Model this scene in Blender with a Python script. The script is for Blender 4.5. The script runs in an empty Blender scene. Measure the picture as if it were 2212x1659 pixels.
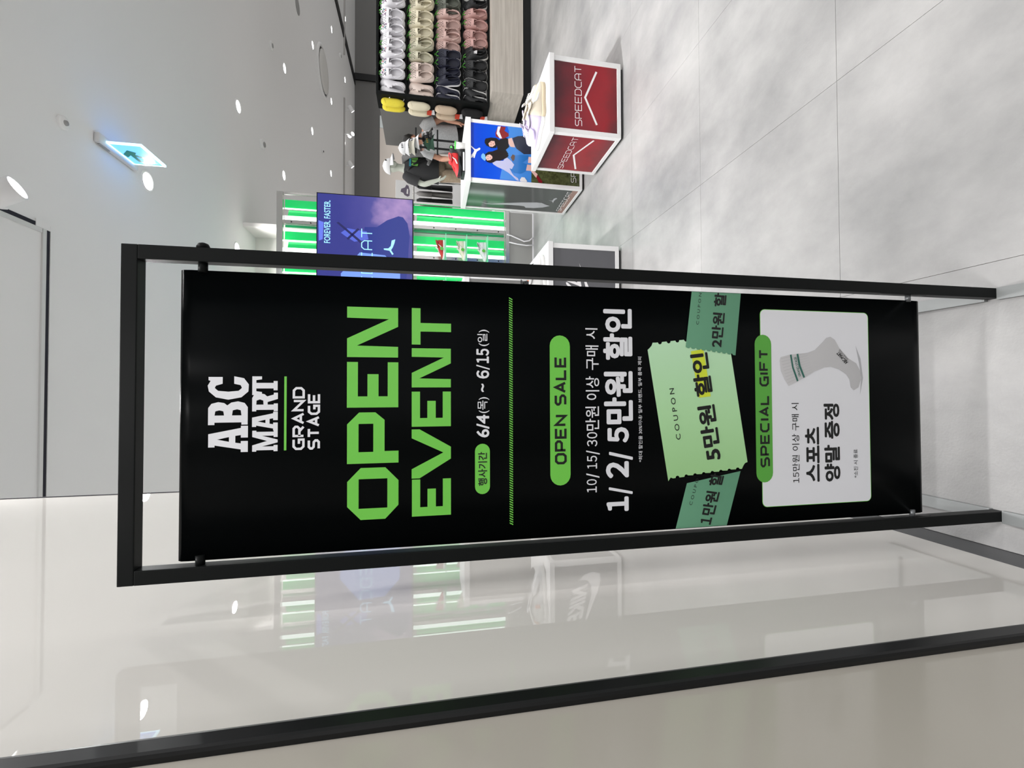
import bpy, bmesh, math, random
from mathutils import Vector, Matrix
from mathutils.geometry import tessellate_polygon
random.seed(7)
SC = bpy.context.scene
COL = SC.collection
PI = math.pi

# ------------------------------------------------------------------ camera, world, light, exposure
# the phone was held level and turned a quarter: the world's up is the picture's left
F_PX, CAM_H, PITCH, YAW = 960.0, 1.38, math.radians(10.71), math.radians(1.1)
fw = Vector((math.sin(YAW) * math.cos(PITCH), math.cos(YAW) * math.cos(PITCH), -math.sin(PITCH)))
rt = Vector((math.cos(YAW), -math.sin(YAW), 0))
up = rt.cross(fw)
cd = bpy.data.cameras.new('camera')
cam = bpy.data.objects.new('camera', cd)
COL.objects.link(cam)
M = Matrix((-up, rt, -fw)).transposed().to_4x4()
M.translation = (0, 0, CAM_H)
cam.matrix_world = M
cd.sensor_fit = 'HORIZONTAL'
cd.sensor_width = 36.0
cd.lens = F_PX / 2212 * 36.0
cd.clip_start, cd.clip_end = 0.02, 100
SC.camera = cam

w = bpy.data.worlds.new('mall_interior')
SC.world = w
w.use_nodes = True
w.node_tree.nodes['Background'].inputs[0].default_value = (1.0, 0.995, 0.995, 1)
w.node_tree.nodes['Background'].inputs[1].default_value = 0.80
SC.view_settings.view_transform = 'Standard'
SC.view_settings.look = 'None'
SC.view_settings.gamma = 1
SC.view_settings.use_curve_mapping = False
SC.view_settings.exposure = 0.78
SC.cycles.max_bounces = 6
SC.cycles.diffuse_bounces = 3
SC.cycles.glossy_bounces = 3
SC.cycles.transmission_bounces = 3
LIGHT_POWER = 7.5
CEIL = 3.6


def lamp(loc, power, size=0.13, color=(1, 0.985, 0.98), direction=(0, 0, -1), spread=150):
    ld = bpy.data.lights.new('downlight_lamp', 'AREA')
    ld.shape = 'DISK'
    ld.size = size
    ld.energy = power
    ld.color = color
    ld.spread = math.radians(spread)
    o = bpy.data.objects.new('downlight_lamp', ld)
    o.location = loc
    o.rotation_euler = Vector(direction).to_track_quat('-Z', 'Y').to_euler()
    COL.objects.link(o)
    return o


# ------------------------------------------------------------------ materials
def s2l(c):
    c /= 255.0
    return c / 12.92 if c <= 0.04045 else ((c + 0.055) / 1.055) ** 2.4


def rgb(r, g, b):
    return (s2l(r), s2l(g), s2l(b), 1)


MATS = {}


def mat(name, col, rough=0.5, metal=0.0, emit=0.0, spec=0.5, emit_col=None, trans=0.0, ior=1.45):
    if name in MATS:
        return MATS[name]
    m = bpy.data.materials.new(name)
    m.use_nodes = True
    b = m.node_tree.nodes['Principled BSDF']
    b.inputs['Base Color'].default_value = col
    b.inputs['Roughness'].default_value = rough
    b.inputs['Metallic'].default_value = metal
    b.inputs['Specular IOR Level'].default_value = spec
    b.inputs['IOR'].default_value = ior
    if trans:
        b.inputs['Transmission Weight'].default_value = trans
    if emit:
        b.inputs['Emission Color'].default_value = emit_col or col
        b.inputs['Emission Strength'].default_value = emit
    MATS[name] = m
    return m


def noisy(name, c0, c1, scale=3.0, rough=0.4, detail=6, stretch=(1, 1, 1), rand=0.0, bump=0.0, bscale=60, r2=None, spec=0.5):
    """two-tone procedural material driven by noise on object/world position"""
    m = mat(name, c0, rough, spec=spec)
    nt = m.node_tree
    N, L = nt.nodes, nt.links
    b = N['Principled BSDF']
    geo = N.new('ShaderNodeNewGeometry')
    mp = N.new('ShaderNodeMapping')
    mp.inputs['Scale'].default_value = stretch
    L.new(geo.outputs['Position'], mp.inputs['Vector'])
    n = N.new('ShaderNodeTexNoise')
    n.inputs['Scale'].default_value = scale
    n.inputs['Detail'].default_value = detail
    n.inputs['Roughness'].default_value = 0.62
    L.new(mp.outputs[0], n.inputs['Vector'])
    cr = N.new('ShaderNodeValToRGB')
    cr.color_ramp.elements[0].position = 0.32
    cr.color_ramp.elements[1].position = 0.68
    cr.color_ramp.elements[0].color = c0
    cr.color_ramp.elements[1].color = c1
    L.new(n.outputs['Fac'], cr.inputs[0])
    out = cr.outputs[0]
    if rand:
        oi = N.new('ShaderNodeObjectInfo')
        hs = N.new('ShaderNodeHueSaturation')
        mr = N.new('ShaderNodeMapRange')
        mr.inputs[3].default_value = 1 - rand
        mr.inputs[4].default_value = 1 + rand
        L.new(oi.outputs['Random'], mr.inputs[0])
        L.new(mr.outputs[0], hs.inputs['Value'])
        L.new(out, hs.inputs['Color'])
        out = hs.outputs[0]
    L.new(out, b.inputs['Base Color'])
    if bump or r2:
        n2 = N.new('ShaderNodeTexNoise')
        n2.inputs['Scale'].default_value = bscale
        n2.inputs['Detail'].default_value = 4
        L.new(geo.outputs['Position'], n2.inputs['Vector'])
        if bump:
            bp = N.new('ShaderNodeBump')
            bp.inputs['Strength'].default_value = bump
            bp.inputs['Distance'].default_value = 0.002
            L.new(n2.outputs['Fac'], bp.inputs['Height'])
            L.new(bp.outputs[0], b.inputs['Normal'])
        if r2:
            mr = N.new('ShaderNodeMapRange')
            mr.inputs[3].default_value = rough
            mr.inputs[4].default_value = r2
            L.new(n.outputs['Fac'], mr.inputs[0])
            L.new(mr.outputs[0], b.inputs['Roughness'])
    return m


def gradient_z(name, stops, z0, z1, rough=0.3, emit=0.0, noise=0.0, axis='Z'):
    """printed colour blend along one axis of the sheet (artwork, not shading)"""
    m = mat(name, stops[0][1], rough)
    nt = m.node_tree
    N, L = nt.nodes, nt.links
    b = N['Principled BSDF']
    geo = N.new('ShaderNodeNewGeometry')
    sp = N.new('ShaderNodeSeparateXYZ')
    L.new(geo.outputs['Position'], sp.inputs[0])
    mr = N.new('ShaderNodeMapRange')
    mr.inputs[1].default_value = z0
    mr.inputs[2].default_value = z1
    L.new(sp.outputs[axis], mr.inputs[0])
    fac = mr.outputs[0]
    if noise:
        n = N.new('ShaderNodeTexNoise')
        n.inputs['Scale'].default_value = 4
        n.inputs['Detail'].default_value = 5
        L.new(geo.outputs['Position'], n.inputs['Vector'])
        a = N.new('ShaderNodeMath')
        a.operation = 'MULTIPLY_ADD'
        a.inputs[1].default_value = noise
        a.inputs[2].default_value = -noise / 2
        L.new(n.outputs['Fac'], a.inputs[0])
        a2 = N.new('ShaderNodeMath')
        a2.operation = 'ADD'
        L.new(fac, a2.inputs[0])
        L.new(a.outputs[0], a2.inputs[1])
        fac = a2.outputs[0]
    cr = N.new('ShaderNodeValToRGB')
    el = cr.color_ramp.elements
    while len(el) < len(stops):
        el.new(0.5)
    for e, (p, c) in zip(el, stops):
        e.position = p
        e.color = c
    L.new(fac, cr.inputs[0])
    L.new(cr.outputs[0], b.inputs['Base Color'])
    if emit:
        L.new(cr.outputs[0], b.inputs['Emission Color'])
        b.inputs['Emission Strength'].default_value = emit
    return m


def wood_mat():
    m = noisy('pale_wood', rgb(176, 168, 158), rgb(206, 199, 189), scale=5, rough=0.5, stretch=(0.25, 1, 6), detail=8)
    return m


M_TILE = noisy('stone_tile', rgb(130, 130, 130), rgb(171, 170, 169), scale=2.0, rough=0.42, detail=8, stretch=(1.0, 0.75, 1), rand=0.035, bump=0.25, bscale=170, r2=0.30)
M_JOINT = mat('tile_joint', rgb(150, 149, 147), 0.8)
M_CEIL = mat('ceiling_white', rgb(226, 226, 225), 0.75)
M_WALLGLOSS = mat('gloss_white_panel', rgb(211, 208, 203), 0.0, ior=1.56)
M_WALLNEAR = mat('gloss_grey_panel', rgb(176, 171, 162), 0.12, spec=0.4)
M_BLACK = mat('black_satin', rgb(20, 21, 22), 0.35, spec=0.3)
M_FRAME = mat('black_powdercoat', rgb(18, 20, 20), 0.42, spec=0.11)
M_FOOT = mat('grey_powdercoat', rgb(138, 141, 141), 0.42)
M_DARKWALL = mat('dark_grey_wall', rgb(105, 104, 102), 0.6)
M_WHITE = mat('white_satin', rgb(228, 228, 228), 0.35)
M_WHITEWALL = mat('white_wall', rgb(222, 219, 216), 0.6)
M_CHROME = mat('brushed_steel', rgb(200, 198, 195), 0.25, metal=0.9)
M_ALU = mat('aluminium', rgb(206, 206, 204), 0.5, metal=0.05)
M_WOOD = wood_mat()
M_SLIT = mat('dark_slit', rgb(22, 20, 34), 0.7)
M_LAMP = mat('lamp_diffuser', (1, 1, 1, 1), 0.5, emit=9.0, emit_col=(1, 0.985, 0.96, 1))

# ------------------------------------------------------------------ mesh helpers
OFF = {}


def link(o, parent):
    COL.objects.link(o)
    if parent is not None:
        o.parent = parent
        OFF[o.name] = OFF.get(parent.name, Vector())
    else:
        OFF.setdefault(o.name, Vector())
    return o


def tag(o, label=None, cat=None, group=None, kind=None):
    if label:
        o['label'] = label
    if cat:
        o['category'] = cat
    if group:
        o['group'] = group
    if kind:
        o['kind'] = kind
    return o


def thing(name, label, cat, loc=(0, 0, 0), rotz=0.0, group=None, local=False):
    """Empty at the thing's base; parts are written in world metres unless local"""
    o = bpy.data.objects.new(name, None)
    o.empty_display_size = 0.05
    o.location = loc
    o.rotation_euler = (0, 0, rotz)
    COL.objects.link(o)
    OFF[o.name] = Vector() if local else Vector(loc)
    return tag(o, label, cat, group)


def mk(name, verts, faces, m, parent=None, smooth=False):
    off = OFF.get(parent.name, Vector()) if parent is not None else Vector()
    me = bpy.data.meshes.new(name)
    me.from_pydata([Vector(v) - off for v in verts], [], faces)
    me.update()
    if smooth:
        me.polygons.foreach_set('use_smooth', [True] * len(me.polygons))
    me.materials.append(m)
    return link(bpy.data.objects.new(name, me), parent)


def from_bm(name, bm, m, parent=None, smooth=False):
    off = OFF.get(parent.name, Vector()) if parent is not None else Vector()
    bm.normal_update()
    bmesh.ops.translate(bm, verts=bm.verts, vec=-off)
    me = bpy.data.meshes.new(name)
    bm.to_mesh(me)
    bm.free()
    if smooth:
        me.polygons.foreach_set('use_smooth', [True] * len(me.polygons))
    me.materials.append(m)
    return link(bpy.data.objects.new(name, me), parent)


def add_box(bm, x0, x1, y0, y1, z0, z1, bev=0.0):
    r = bmesh.ops.create_cube(bm, size=1)
    vs = r['verts']
    for v in vs:
        v.co = Vector(((x0 + x1) / 2 + v.co.x * (x1 - x0), (y0 + y1) / 2 + v.co.y * (y1 - y0), (z0 + z1) / 2 + v.co.z * (z1 - z0)))
    if bev:
        es = list({e for v in vs for e in v.link_edges})
        bmesh.ops.bevel(bm, geom=es, offset=bev, segments=2, affect='EDGES', profile=0.6)


def box(name, x0, x1, y0, y1, z0, z1, m, parent=None, bev=0.0):
    bm = bmesh.new()
    add_box(bm, x0, x1, y0, y1, z0, z1, bev)
    return from_bm(name, bm, m, parent)


def lathe_v(profile, n=24, center=(0, 0, 0)):
    vs, fs = [], []
    for r, z in profile:
        for k in range(n):
            a = 2 * PI * k / n
            vs.append((center[0] + r * math.cos(a), center[1] + r * math.sin(a), center[2] + z))
    for i in range(len(profile) - 1):
        for k in range(n):
            k2 = (k + 1) % n
            fs.append((i * n + k, i * n + k2, (i + 1) * n + k2, (i + 1) * n + k))
    return vs, fs


def lathe(name, profile, m, parent=None, n=24, center=(0, 0, 0), rot=None, smooth=True, cap=True):
    vs, fs = lathe_v(profile, n)
    if cap:
        fs.append(tuple(reversed(range(n))))
        fs.append(tuple(range((len(profile) - 1) * n, len(profile) * n)))
    R = rot or Matrix.Identity(3)
    vs = [R @ Vector(v) + Vector(center) for v in vs]
    o = mk(name, vs, fs, m, parent)
    if smooth:
        for p in o.data.polygons:
            p.use_smooth = len(p.vertices) == 4
    return o


def tube_vf(path, rad, n=8, closed=False, lateral=None):
    """tube along a path; rad = number or list of numbers / (rx, ry) pairs"""
    P = [Vector(p) for p in path]
    vs, fs = [], []
    prev = None
    for i, p in enumerate(P):
        a = P[max(i - 1, 0)]
        b = P[min(i + 1, len(P) - 1)]
        if closed:
            a, b = P[i - 1], P[(i + 1) % len(P)]
        t = (b - a).normalized()
        ref = Vector(lateral) if lateral else (prev if prev is not None else (Vector((0, 0, 1)) if abs(t.z) < 0.9 else Vector((1, 0, 0))))
        x = (ref - t * ref.dot(t)).normalized()
        prev = x
        y = t.cross(x)
        r = rad[i] if isinstance(rad, (list, tuple)) else rad
        rx, ry = r if isinstance(r, (list, tuple)) else (r, r)
        for k in range(n):
            an = 2 * PI * k / n
            vs.append(p + x * (rx * math.cos(an)) + y * (ry * math.sin(an)))
    m = len(P)
    for i in range(m if closed else m - 1):
        j = (i + 1) % m
        for k in range(n):
            k2 = (k + 1) % n
            fs.append((i * n + k, i * n + k2, j * n + k2, j * n + k))
    if not closed:
        fs.append(tuple(reversed(range(n))))
        fs.append(tuple(range((m - 1) * n, m * n)))
    return vs, fs


def tube(name, path, rad, m, parent=None, n=8, closed=False, lateral=None, smooth=True):
    vs, fs = tube_vf(path, rad, n, closed, lateral)
    o = mk(name, vs, fs, m, parent)
    if smooth:
        for p in o.data.polygons:
            p.use_smooth = len(p.vertices) == 4
    return o


def ball(name, c, r, m, parent=None, seg=16, ring=10, rot=None):
    rx, ry, rz = r if isinstance(r, (tuple, list)) else (r, r, r)
    bm = bmesh.new()
    bmesh.ops.create_uvsphere(bm, u_segments=seg, v_segments=ring, radius=1)
    for v in bm.verts:
        q = Vector((v.co.x * rx, v.co.y * ry, v.co.z * rz))
        v.co = (rot @ q if rot else q) + Vector(c)
    return from_bm(name, bm, m, parent, True)


# planes that carry flat print: (a, b) on the sheet -> world
def planeY(y):
    def f(a, b, k=0):
        return (a, y - k * 2e-5, b)
    f.layered = True
    return f


def planeX(x):
    def f(a, b, k=0):
        return (x - k * 2e-5, a, b)
    f.layered = True
    return f


def shape(name, loops, plane, m, parent):
    """flat printed shape: first loop outer, others holes"""
    loops = [[Vector((p[0], p[1], 0)) for p in l] for l in loops]
    tris = tessellate_polygon(loops)
    flat = [p for l in loops for p in l]
    return mk(name, [plane(p.x, p.y) for p in flat], [tuple(t) for t in tris], m, parent)


def merge_shapes(name, items, plane, m, parent):
    vs, fs = [], []
    lay_ok = getattr(plane, 'layered', False)
    for ki, loops in enumerate(items):
        loops = [[Vector((p[0], p[1], 0)) for p in l] for l in loops]
        tris = tessellate_polygon(loops)
        n = len(vs)
        kk = (ki % 5,) if lay_ok else ()
        vs += [plane(p.x, p.y, *kk) for l in loops for p in l]
        fs += [tuple(n + i for i in t) for t in tris]
    return mk(name, vs, fs, m, parent)


def stroke(pts, wd):
    """polyline of given width -> quads with mitred joints (2D)"""
    P = [Vector((p[0], p[1])) for p in pts]
    closed = (P[0] - P[-1]).length < 1e-6
    if closed:
        P = P[:-1]
    n = len(P)
    Lf, Rt = [], []
    for i in range(n):
        a = P[i - 1] if (i > 0 or closed) else None
        b = P[(i + 1) % n] if (i < n - 1 or closed) else None
        d1 = (P[i] - a).normalized() if a is not None else None
        d2 = (b - P[i]).normalized() if b is not None else None
        d1 = d1 if d1 is not None else d2
        d2 = d2 if d2 is not None else d1
        n1 = Vector((-d1.y, d1.x))
        n2 = Vector((-d2.y, d2.x))
        mt = n1 + n2
        mt = mt.normalized() if mt.length > 1e-4 else n1
        k = min(1 / max(mt.dot(n1), 0.25), 2.5)
        Lf.append(P[i] + mt * (wd / 2 * k))
        Rt.append(P[i] - mt * (wd / 2 * k))
    q = []
    for i in range(n if closed else n - 1):
        j = (i + 1) % n
        q.append([[Lf[i], Lf[j], Rt[j], Rt[i]]])
    return q


TECH = {
    'S': [[(1, 1), (.2, 1), (0, .84), (0, .68), (.2, .52), (.8, .5), (1, .34), (1, .16), (.8, 0), (0, 0)]],
    'P': [[(0, 0), (0, 1), (.8, 1), (1, .82), (1, .58), (.8, .4), (0, .4)]],
    'E': [[(1, 1), (0, 1), (0, 0), (1, 0)], [(0, .5), (.88, .5)]],
    'D': [[(0, 0), (0, 1), (.75, 1), (1, .75), (1, .25), (.75, 0), (0, 0)]],
    'C': [[(1, 1), (.25, 1), (0, .75), (0, .25), (.25, 0), (1, 0)]],
    'A': [[(0, 0), (.5, 1), (1, 0)], [(.2, .28), (.8, .28)]],
    'a': [[(0, 0), (0, .75), (.25, 1), (.75, 1), (1, .75), (1, 0)], [(0, .4), (1, .4)]],
    'T': [[(0, 1), (1, 1)], [(.5, 1), (.5, 0)]],
    'G': [[(1, 1), (.25, 1), (0, .75), (0, .25), (.25, 0), (1, 0), (1, .46), (.55, .46)]],
    'R': [[(0, 0), (0, 1), (.8, 1), (1, .82), (1, .62), (.8, .42), (0, .42)], [(.5, .42), (1, 0)]],
    'N': [[(0, 0), (0, 1), (1, 0), (1, 1)]],
    'I': [[(.5, 0), (.5, 1)]],
    'F': [[(0, 0), (0, 1), (1, 1)], [(0, .5), (.82, .5)]],
    'L': [[(0, 1), (0, 0), (1, 0)]],
    'O': [[(.22, 0), (.78, 0), (1, .22), (1, .78), (.78, 1), (.22, 1), (0, .78), (0, .22), (.22, 0)]],
    'K': [[(0, 0), (0, 1)], [(1, 1), (.1, .5), (1, 0)]],
}


def tech(name, txt, lb, rb, lt, plane, m, parent, wd=0.16, gap=0.2, skew=0.0):
    """squared stroke lettering fitted between left-bottom, right-bottom, left-top"""
    lb, rb, lt = Vector(lb), Vector(rb), Vector(lt)
    ex = rb - lb
    ey = lt - lb
    H = ey.length
    wl = {'I': 0.25, ' ': 0.55}
    units = [wl.get(c, 1.0) for c in txt]
    tot = sum(units) + gap * (len(txt) - 1)
    q = []
    x = 0
    wpx = wd * H
    W = ex.length
    uw = W / tot
    for c, un in zip(txt, units):
        if c in TECH:
            cw = un * uw
            for pl in TECH[c]:
                pts = []
                for a, b in pl:
                    px = x * uw + wpx / 2 + a * (cw - wpx)
                    py = wpx / 2 + b * (H - wpx)
                    pts.append((px + skew * py, py))
                q += stroke(pts, wpx)
        x += un + gap
    exn, eyn = ex / W, ey / H
    out = [[[lb + exn * p[0] + eyn * p[1] for p in loop] for loop in item] for item in q]
    return merge_shapes(name, out, plane, m, parent)


def glyphs(name, items, boxes, plane, m, parent):
    """polygon letters fitted to boxes [x0, z0, x1, h]"""
    out = []
    for g, (x0, z0, x1, h) in zip(items, boxes):
        out.append([[(x0 + a * (x1 - x0), z0 + b * h) for a, b in loop] for loop in g])
    return merge_shapes(name, out, plane, m, parent)


def text(name, body, lb, rb, lt, plane, m, parent, bold=0.0, space=1.0):
    """typeset text fitted to the box left-bottom, right-bottom, left-top on the sheet"""
    c = bpy.data.curves.new('t', 'FONT')
    c.body = body
    c.size = 1.0
    c.space_character = space
    c.resolution_u = 3
    o = bpy.data.objects.new('t', c)
    COL.objects.link(o)
    dg = bpy.context.evaluated_depsgraph_get()
    dg.update()
    me = bpy.data.meshes.new_from_object(o.evaluated_get(dg))
    bpy.data.objects.remove(o)
    co = [v.co.copy() for v in me.vertices]
    fs = [tuple(p.vertices) for p in me.polygons]
    bpy.data.meshes.remove(me)
    x0, x1 = min(v.x for v in co), max(v.x for v in co)
    y0, y1 = min(v.y for v in co), max(v.y for v in co)
    if bold:      # heavier weight: the same glyphs laid again around themselves
        base, bf, nv = co, fs, len(co)
        co, fs = [], []
        for k in range(9):
            sh = Vector((bold * math.cos(k * PI / 4), bold * math.sin(k * PI / 4), 0)) if k else Vector()
            fs += [tuple(i + len(co) for i in f) for f in bf]
            co += [v + sh for v in base]
        nb = nv
        x0, x1, y0, y1 = x0 - bold, x1 + bold, y0 - bold, y1 + bold
    lb, rb, lt = Vector(lb), Vector(rb), Vector(lt)
    vs = []
    for vi, v in enumerate(co):
        a = (v.x - x0) / (x1 - x0)
        b = (v.y - y0) / (y1 - y0)
        p = lb + (rb - lb) * a + (lt - lb) * b
        vs.append(plane(p.x, p.y, vi // nb) if bold else plane(p.x, p.y))
    return mk(name, vs, fs, m, parent)


def tbox(name, body, b, plane, m, parent, bold=0.0, space=1.0):
    x0, z0, x1, h = b
    return text(name, body, (x0, z0), (x1, z0), (x0, z0 + h), plane, m, parent, bold, space)


def pill(x0, z0, x1, h, n=10):
    r = h / 2
    pts = []
    for k in range(n + 1):
        a = -PI / 2 + PI * k / n
        pts.append((x1 - r + r * math.cos(a), z0 + r + r * math.sin(a)))
    for k in range(n + 1):
        a = PI / 2 + PI * k / n
        pts.append((x0 + r + r * math.cos(a), z0 + r + r * math.sin(a)))
    return pts


def roundrect(x0, z0, x1, z1, r, n=5):
    pts = []
    for cx, cz, a0 in ((x1 - r, z0 + r, -PI / 2), (x1 - r, z1 - r, 0), (x0 + r, z1 - r, PI / 2), (x0 + r, z0 + r, PI)):
        for k in range(n + 1):
            a = a0 + PI / 2 * k / n
            pts.append((cx + r * math.cos(a), cz + r * math.sin(a)))
    return pts


def copy_tree(o, parent=None):
    c = o.copy()
    COL.objects.link(c)
    c.parent = parent
    OFF[c.name] = Vector()
    for ch in list(o.children):
        copy_tree(ch, c)
    return c


# ------------------------------------------------------------------ the setting
fl = box('floor', -8, 16, -7, 15, -0.06, -0.004, M_JOINT)
tag(fl, kind='structure')
TX, TY = 0.745, 0.777
tile0 = None
for i in range(-1, 14):
    for j in range(-3, 10):
        x0, y0 = 0.32 + TX * i, 1.273 + TY * j
        if i == -1 and j < 1:      # the glossy wall stands here
            continue
        if tile0 is None:
            bm = bmesh.new()
            add_box(bm, 0.0006, TX - 0.0006, 0.0006, TY - 0.0006, -0.004, 0.0, 0.0003)
            tile0 = from_bm('tile', bm, M_TILE, fl)
            t = tile0
        else:
            t = bpy.data.objects.new('tile', tile0.data)
            link(t, fl)
        t.location = (x0, y0, 0)
tw = 0.32 + 0.388
bm = bmesh.new()
add_box(bm, 0.0, tw - 0.0006, 0.0006, TY - 0.0006, -0.004, 0.0, 0.0003)
cut = None
for j in range(-3, 1):
    if cut is None:
        cut = from_bm('tile', bm, M_TILE, fl)
        t = cut
    else:
        t = bpy.data.objects.new('tile', cut.data)
        link(t, fl)
    t.location = (-0.388, 1.273 + TY * j, 0)
box('tile_field', -8, 16, 9.05, 15, -0.004, 0.0, M_TILE, fl)['kind'] = 'stuff'
box('tile_field', 10.75, 16, -7, 9.05, -0.004, 0.0, M_TILE, fl)['kind'] = 'stuff'
box('tile_field', -8, -0.62, -7, 2.05, -0.004, 0.0, M_TILE, fl)['kind'] = 'stuff'
box('tile_field', -8, -0.4255, 2.05, 9.05, -0.004, 0.0, M_TILE, fl)['kind'] = 'stuff'

ce = box('ceiling', -8, 16, -7, 15, CEIL, CEIL + 0.1, M_CEIL)
tag(ce, kind='structure')

# glossy wall on the left: a back-painted panel, a black upright trim, then a duller panel
wl = box('wall_left', -0.60, -0.41, -6, 1.975, 0, CEIL, M_WHITEWALL)
tag(wl, kind='structure')
box('panel', -0.41, -0.390, 0.565, 1.978, 0.098, CEIL, M_WALLGLOSS, wl)
box('panel', -0.41, -0.390, -1.4, 0.537, 0.098, CEIL, M_WALLNEAR, wl)
box('panel', -0.41, -0.390, -6, -1.402, 0.098, CEIL, M_WALLNEAR, wl)
box('edge_strip', -0.60, -0.3875, 1.978, 1.984, 0, CEIL, M_SLIT, wl)
tr = box('trim_1', -0.41, -0.379, 0.537, 0.565, 0, CEIL, M_BLACK, None, 0.005)
tag(tr, kind='structure')
bb = box('baseboard_left', -0.41, -0.389, 0.566, 1.978, 0, 0.0975, mat('dark_skirting', rgb(62, 63, 66), 0.35))
tag(bb, kind='structure')
bb2 = box('baseboard_near', -0.41, -0.389, -6, 0.536, 0, 0.0975, MATS['dark_skirting'])
tag(bb2, kind='structure')

wb = box('wall_back', -8, 16, 14.2, 14.4, 0, CEIL, M_DARKWALL)
tag(wb, kind='structure')
box('panel', 5.2, 8.2, 14.12, 14.2, 0, 2.845, mat('beige_panel', rgb(214, 205, 196), 0.6), wb)
box('panel', 8.22, 8.6, 14.14, 14.2, 2.45, 2.845, mat('pale_window', rgb(215, 222, 222), 0.2), wb)
wc = box('wall_centre', -5, 2.04, 6.31, 6.45, 0, CEIL, M_WHITEWALL)
tag(wc, kind='structure')
wf = box('wall_return', 2.041, 2.088, 5.90, 6.45, 0, CEIL, M_WHITEWALL)
tag(wf, kind='structure')

# black shadow gap along the ceiling and down the back wall, between two shops
t2 = box('trim_2', 9.50, 9.74, 2.0, 14.2, CEIL - 0.02, CEIL, M_BLACK)
tag(t2, kind='structure')
t3 = box('trim_3', 9.66, 9.86, 14.15, 14.2, 0, CEIL, M_BLACK)
tag(t3, kind='structure')

# aluminium slot that frames a ceiling panel above the sign
t4 = box('trim_4', -3.0, 0.968, 3.045, 3.07, CEIL - 0.010, CEIL, M_ALU)
tag(t4, kind='structure')
box('slit', -3.0, 0.985, 3.079, 3.10, CEIL - 0.004, CEIL, M_SLIT, t4)
box('lip', -3.0, 1.0, 3.10, 3.106, CEIL - 0.008, CEIL, M_CEIL, t4)
t5 = box('trim_5', 0.942, 0.967, 1.2, 3.04, CEIL - 0.010, CEIL, M_ALU)
tag(t5, kind='structure')
box('slit', 0.972, 0.994, 2.62, 3.0, CEIL - 0.004, CEIL, M_SLIT, t5)
box('track', 0.969, 1.012, 1.2, 2.62, CEIL - 0.012, CEIL, M_CEIL, t5)
box('corner_plate', 0.969, 1.012, 3.0, 3.106, CEIL - 0.007, CEIL, M_CEIL, t5)

# ------------------------------------------------------------------ ceiling fittings
GX = [1.71 + 1.70 * i for i in range(-4, 7)]
GY = [4.03 + 1.705 * j for j in range(-5, 6)]


def make_downlight():
    t = thing('downlight', 'x', 'ceiling light', (0, 0, 0), local=True, group='recessed round ceiling downlights')
    vs, fs = lathe_v([(0.066, -0.003), (0.070, -0.007), (0.082, -0.006), (0.085, 0.0)], 28)
    mk('ring', vs, fs, M_CEIL, t, True)
    vs, fs = lathe_v([(0.066, -0.003), (0.062, 0.0)], 28)
    mk('reflector', vs, fs, M_CHROME, t, True)
    n = 24
    mk('lens', [(0.0635 * math.cos(2 * PI * k / n), 0.0635 * math.sin(2 * PI * k / n), -0.0025) for k in range(n)], [tuple(reversed(range(n)))], M_LAMP, t)
    return t


dl0 = make_downlight()
seen = {(4, 5): 'beside the hanging exit sign', (4, 6): 'above the green shelving with the big screen',
        (5, 5): 'nearest to the picture edge past the exit sign', (5, 6): 'alone between the exit sign and the far ceiling lamps',
        (5, 7): 'first past the screen, over the mannequin', (6, 7): 'first of the three leading to the round vent',
        (6, 8): 'between the small speaker and the round vent', (6, 9): 'just above the top corner of the screen', (7, 8): 'next to the large round vent, nearer the sign',
        (7, 9): 'beyond the large round vent', (8, 9): 'just in front of the black ceiling gap', (7, 10): 'behind the white track rail by the screen',
        (8, 10): 'between two track spotlights at the back', (9, 10): 'beyond the black ceiling gap at the back', (9, 9): 'outermost beyond the black ceiling gap'}
first = True
for i, x in enumerate(GX):
    for j, y in enumerate(GY):
        if y > 13.2 or (x < -0.2 and 5.0 < y < 7):
            continue
        if x < -3.5 or x > 11.0 or y < -1.5:
            continue
        if y > 1.0:
            # left columns hold unseen lamps, boosted to brighten the ceiling above the sign
            lamp((x, y, CEIL - 0.012), LIGHT_POWER * (2.1 if x < 0.2 else 0.95))
        elif x < 2.0:
            lamp((x, y, CEIL - 0.012), LIGHT_POWER * 1.75)   # unseen lamps over the passage, added and raised to brighten sign and wall
        if (i, j) in seen:
            d = dl0 if first else copy_tree(dl0)
            first = False
            d.location = (x, y, CEIL)
            d['label'] = 'recessed round ceiling downlight ' + seen[(i, j)]


# small ceiling discs: speaker grilles, detectors, sprinklers
def disc(name, label, cat, x, y, r, h, m1, m2, inner=0.5, dy=0.0):
    t = thing(name, label, cat, (x, y, CEIL))
    lathe('plate', [(r, 0), (r, -h * .5), (r * .9, -h * .7), (0.001, -h * .7)], m1, t, 20, (x, y, CEIL), cap=False)
    lathe('core', [(r * inner, -h * .7), (r * inner * .9, -h), (0.001, -h)], m2, t, 14, (x, y + dy, CEIL), cap=False)
    return t


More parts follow.
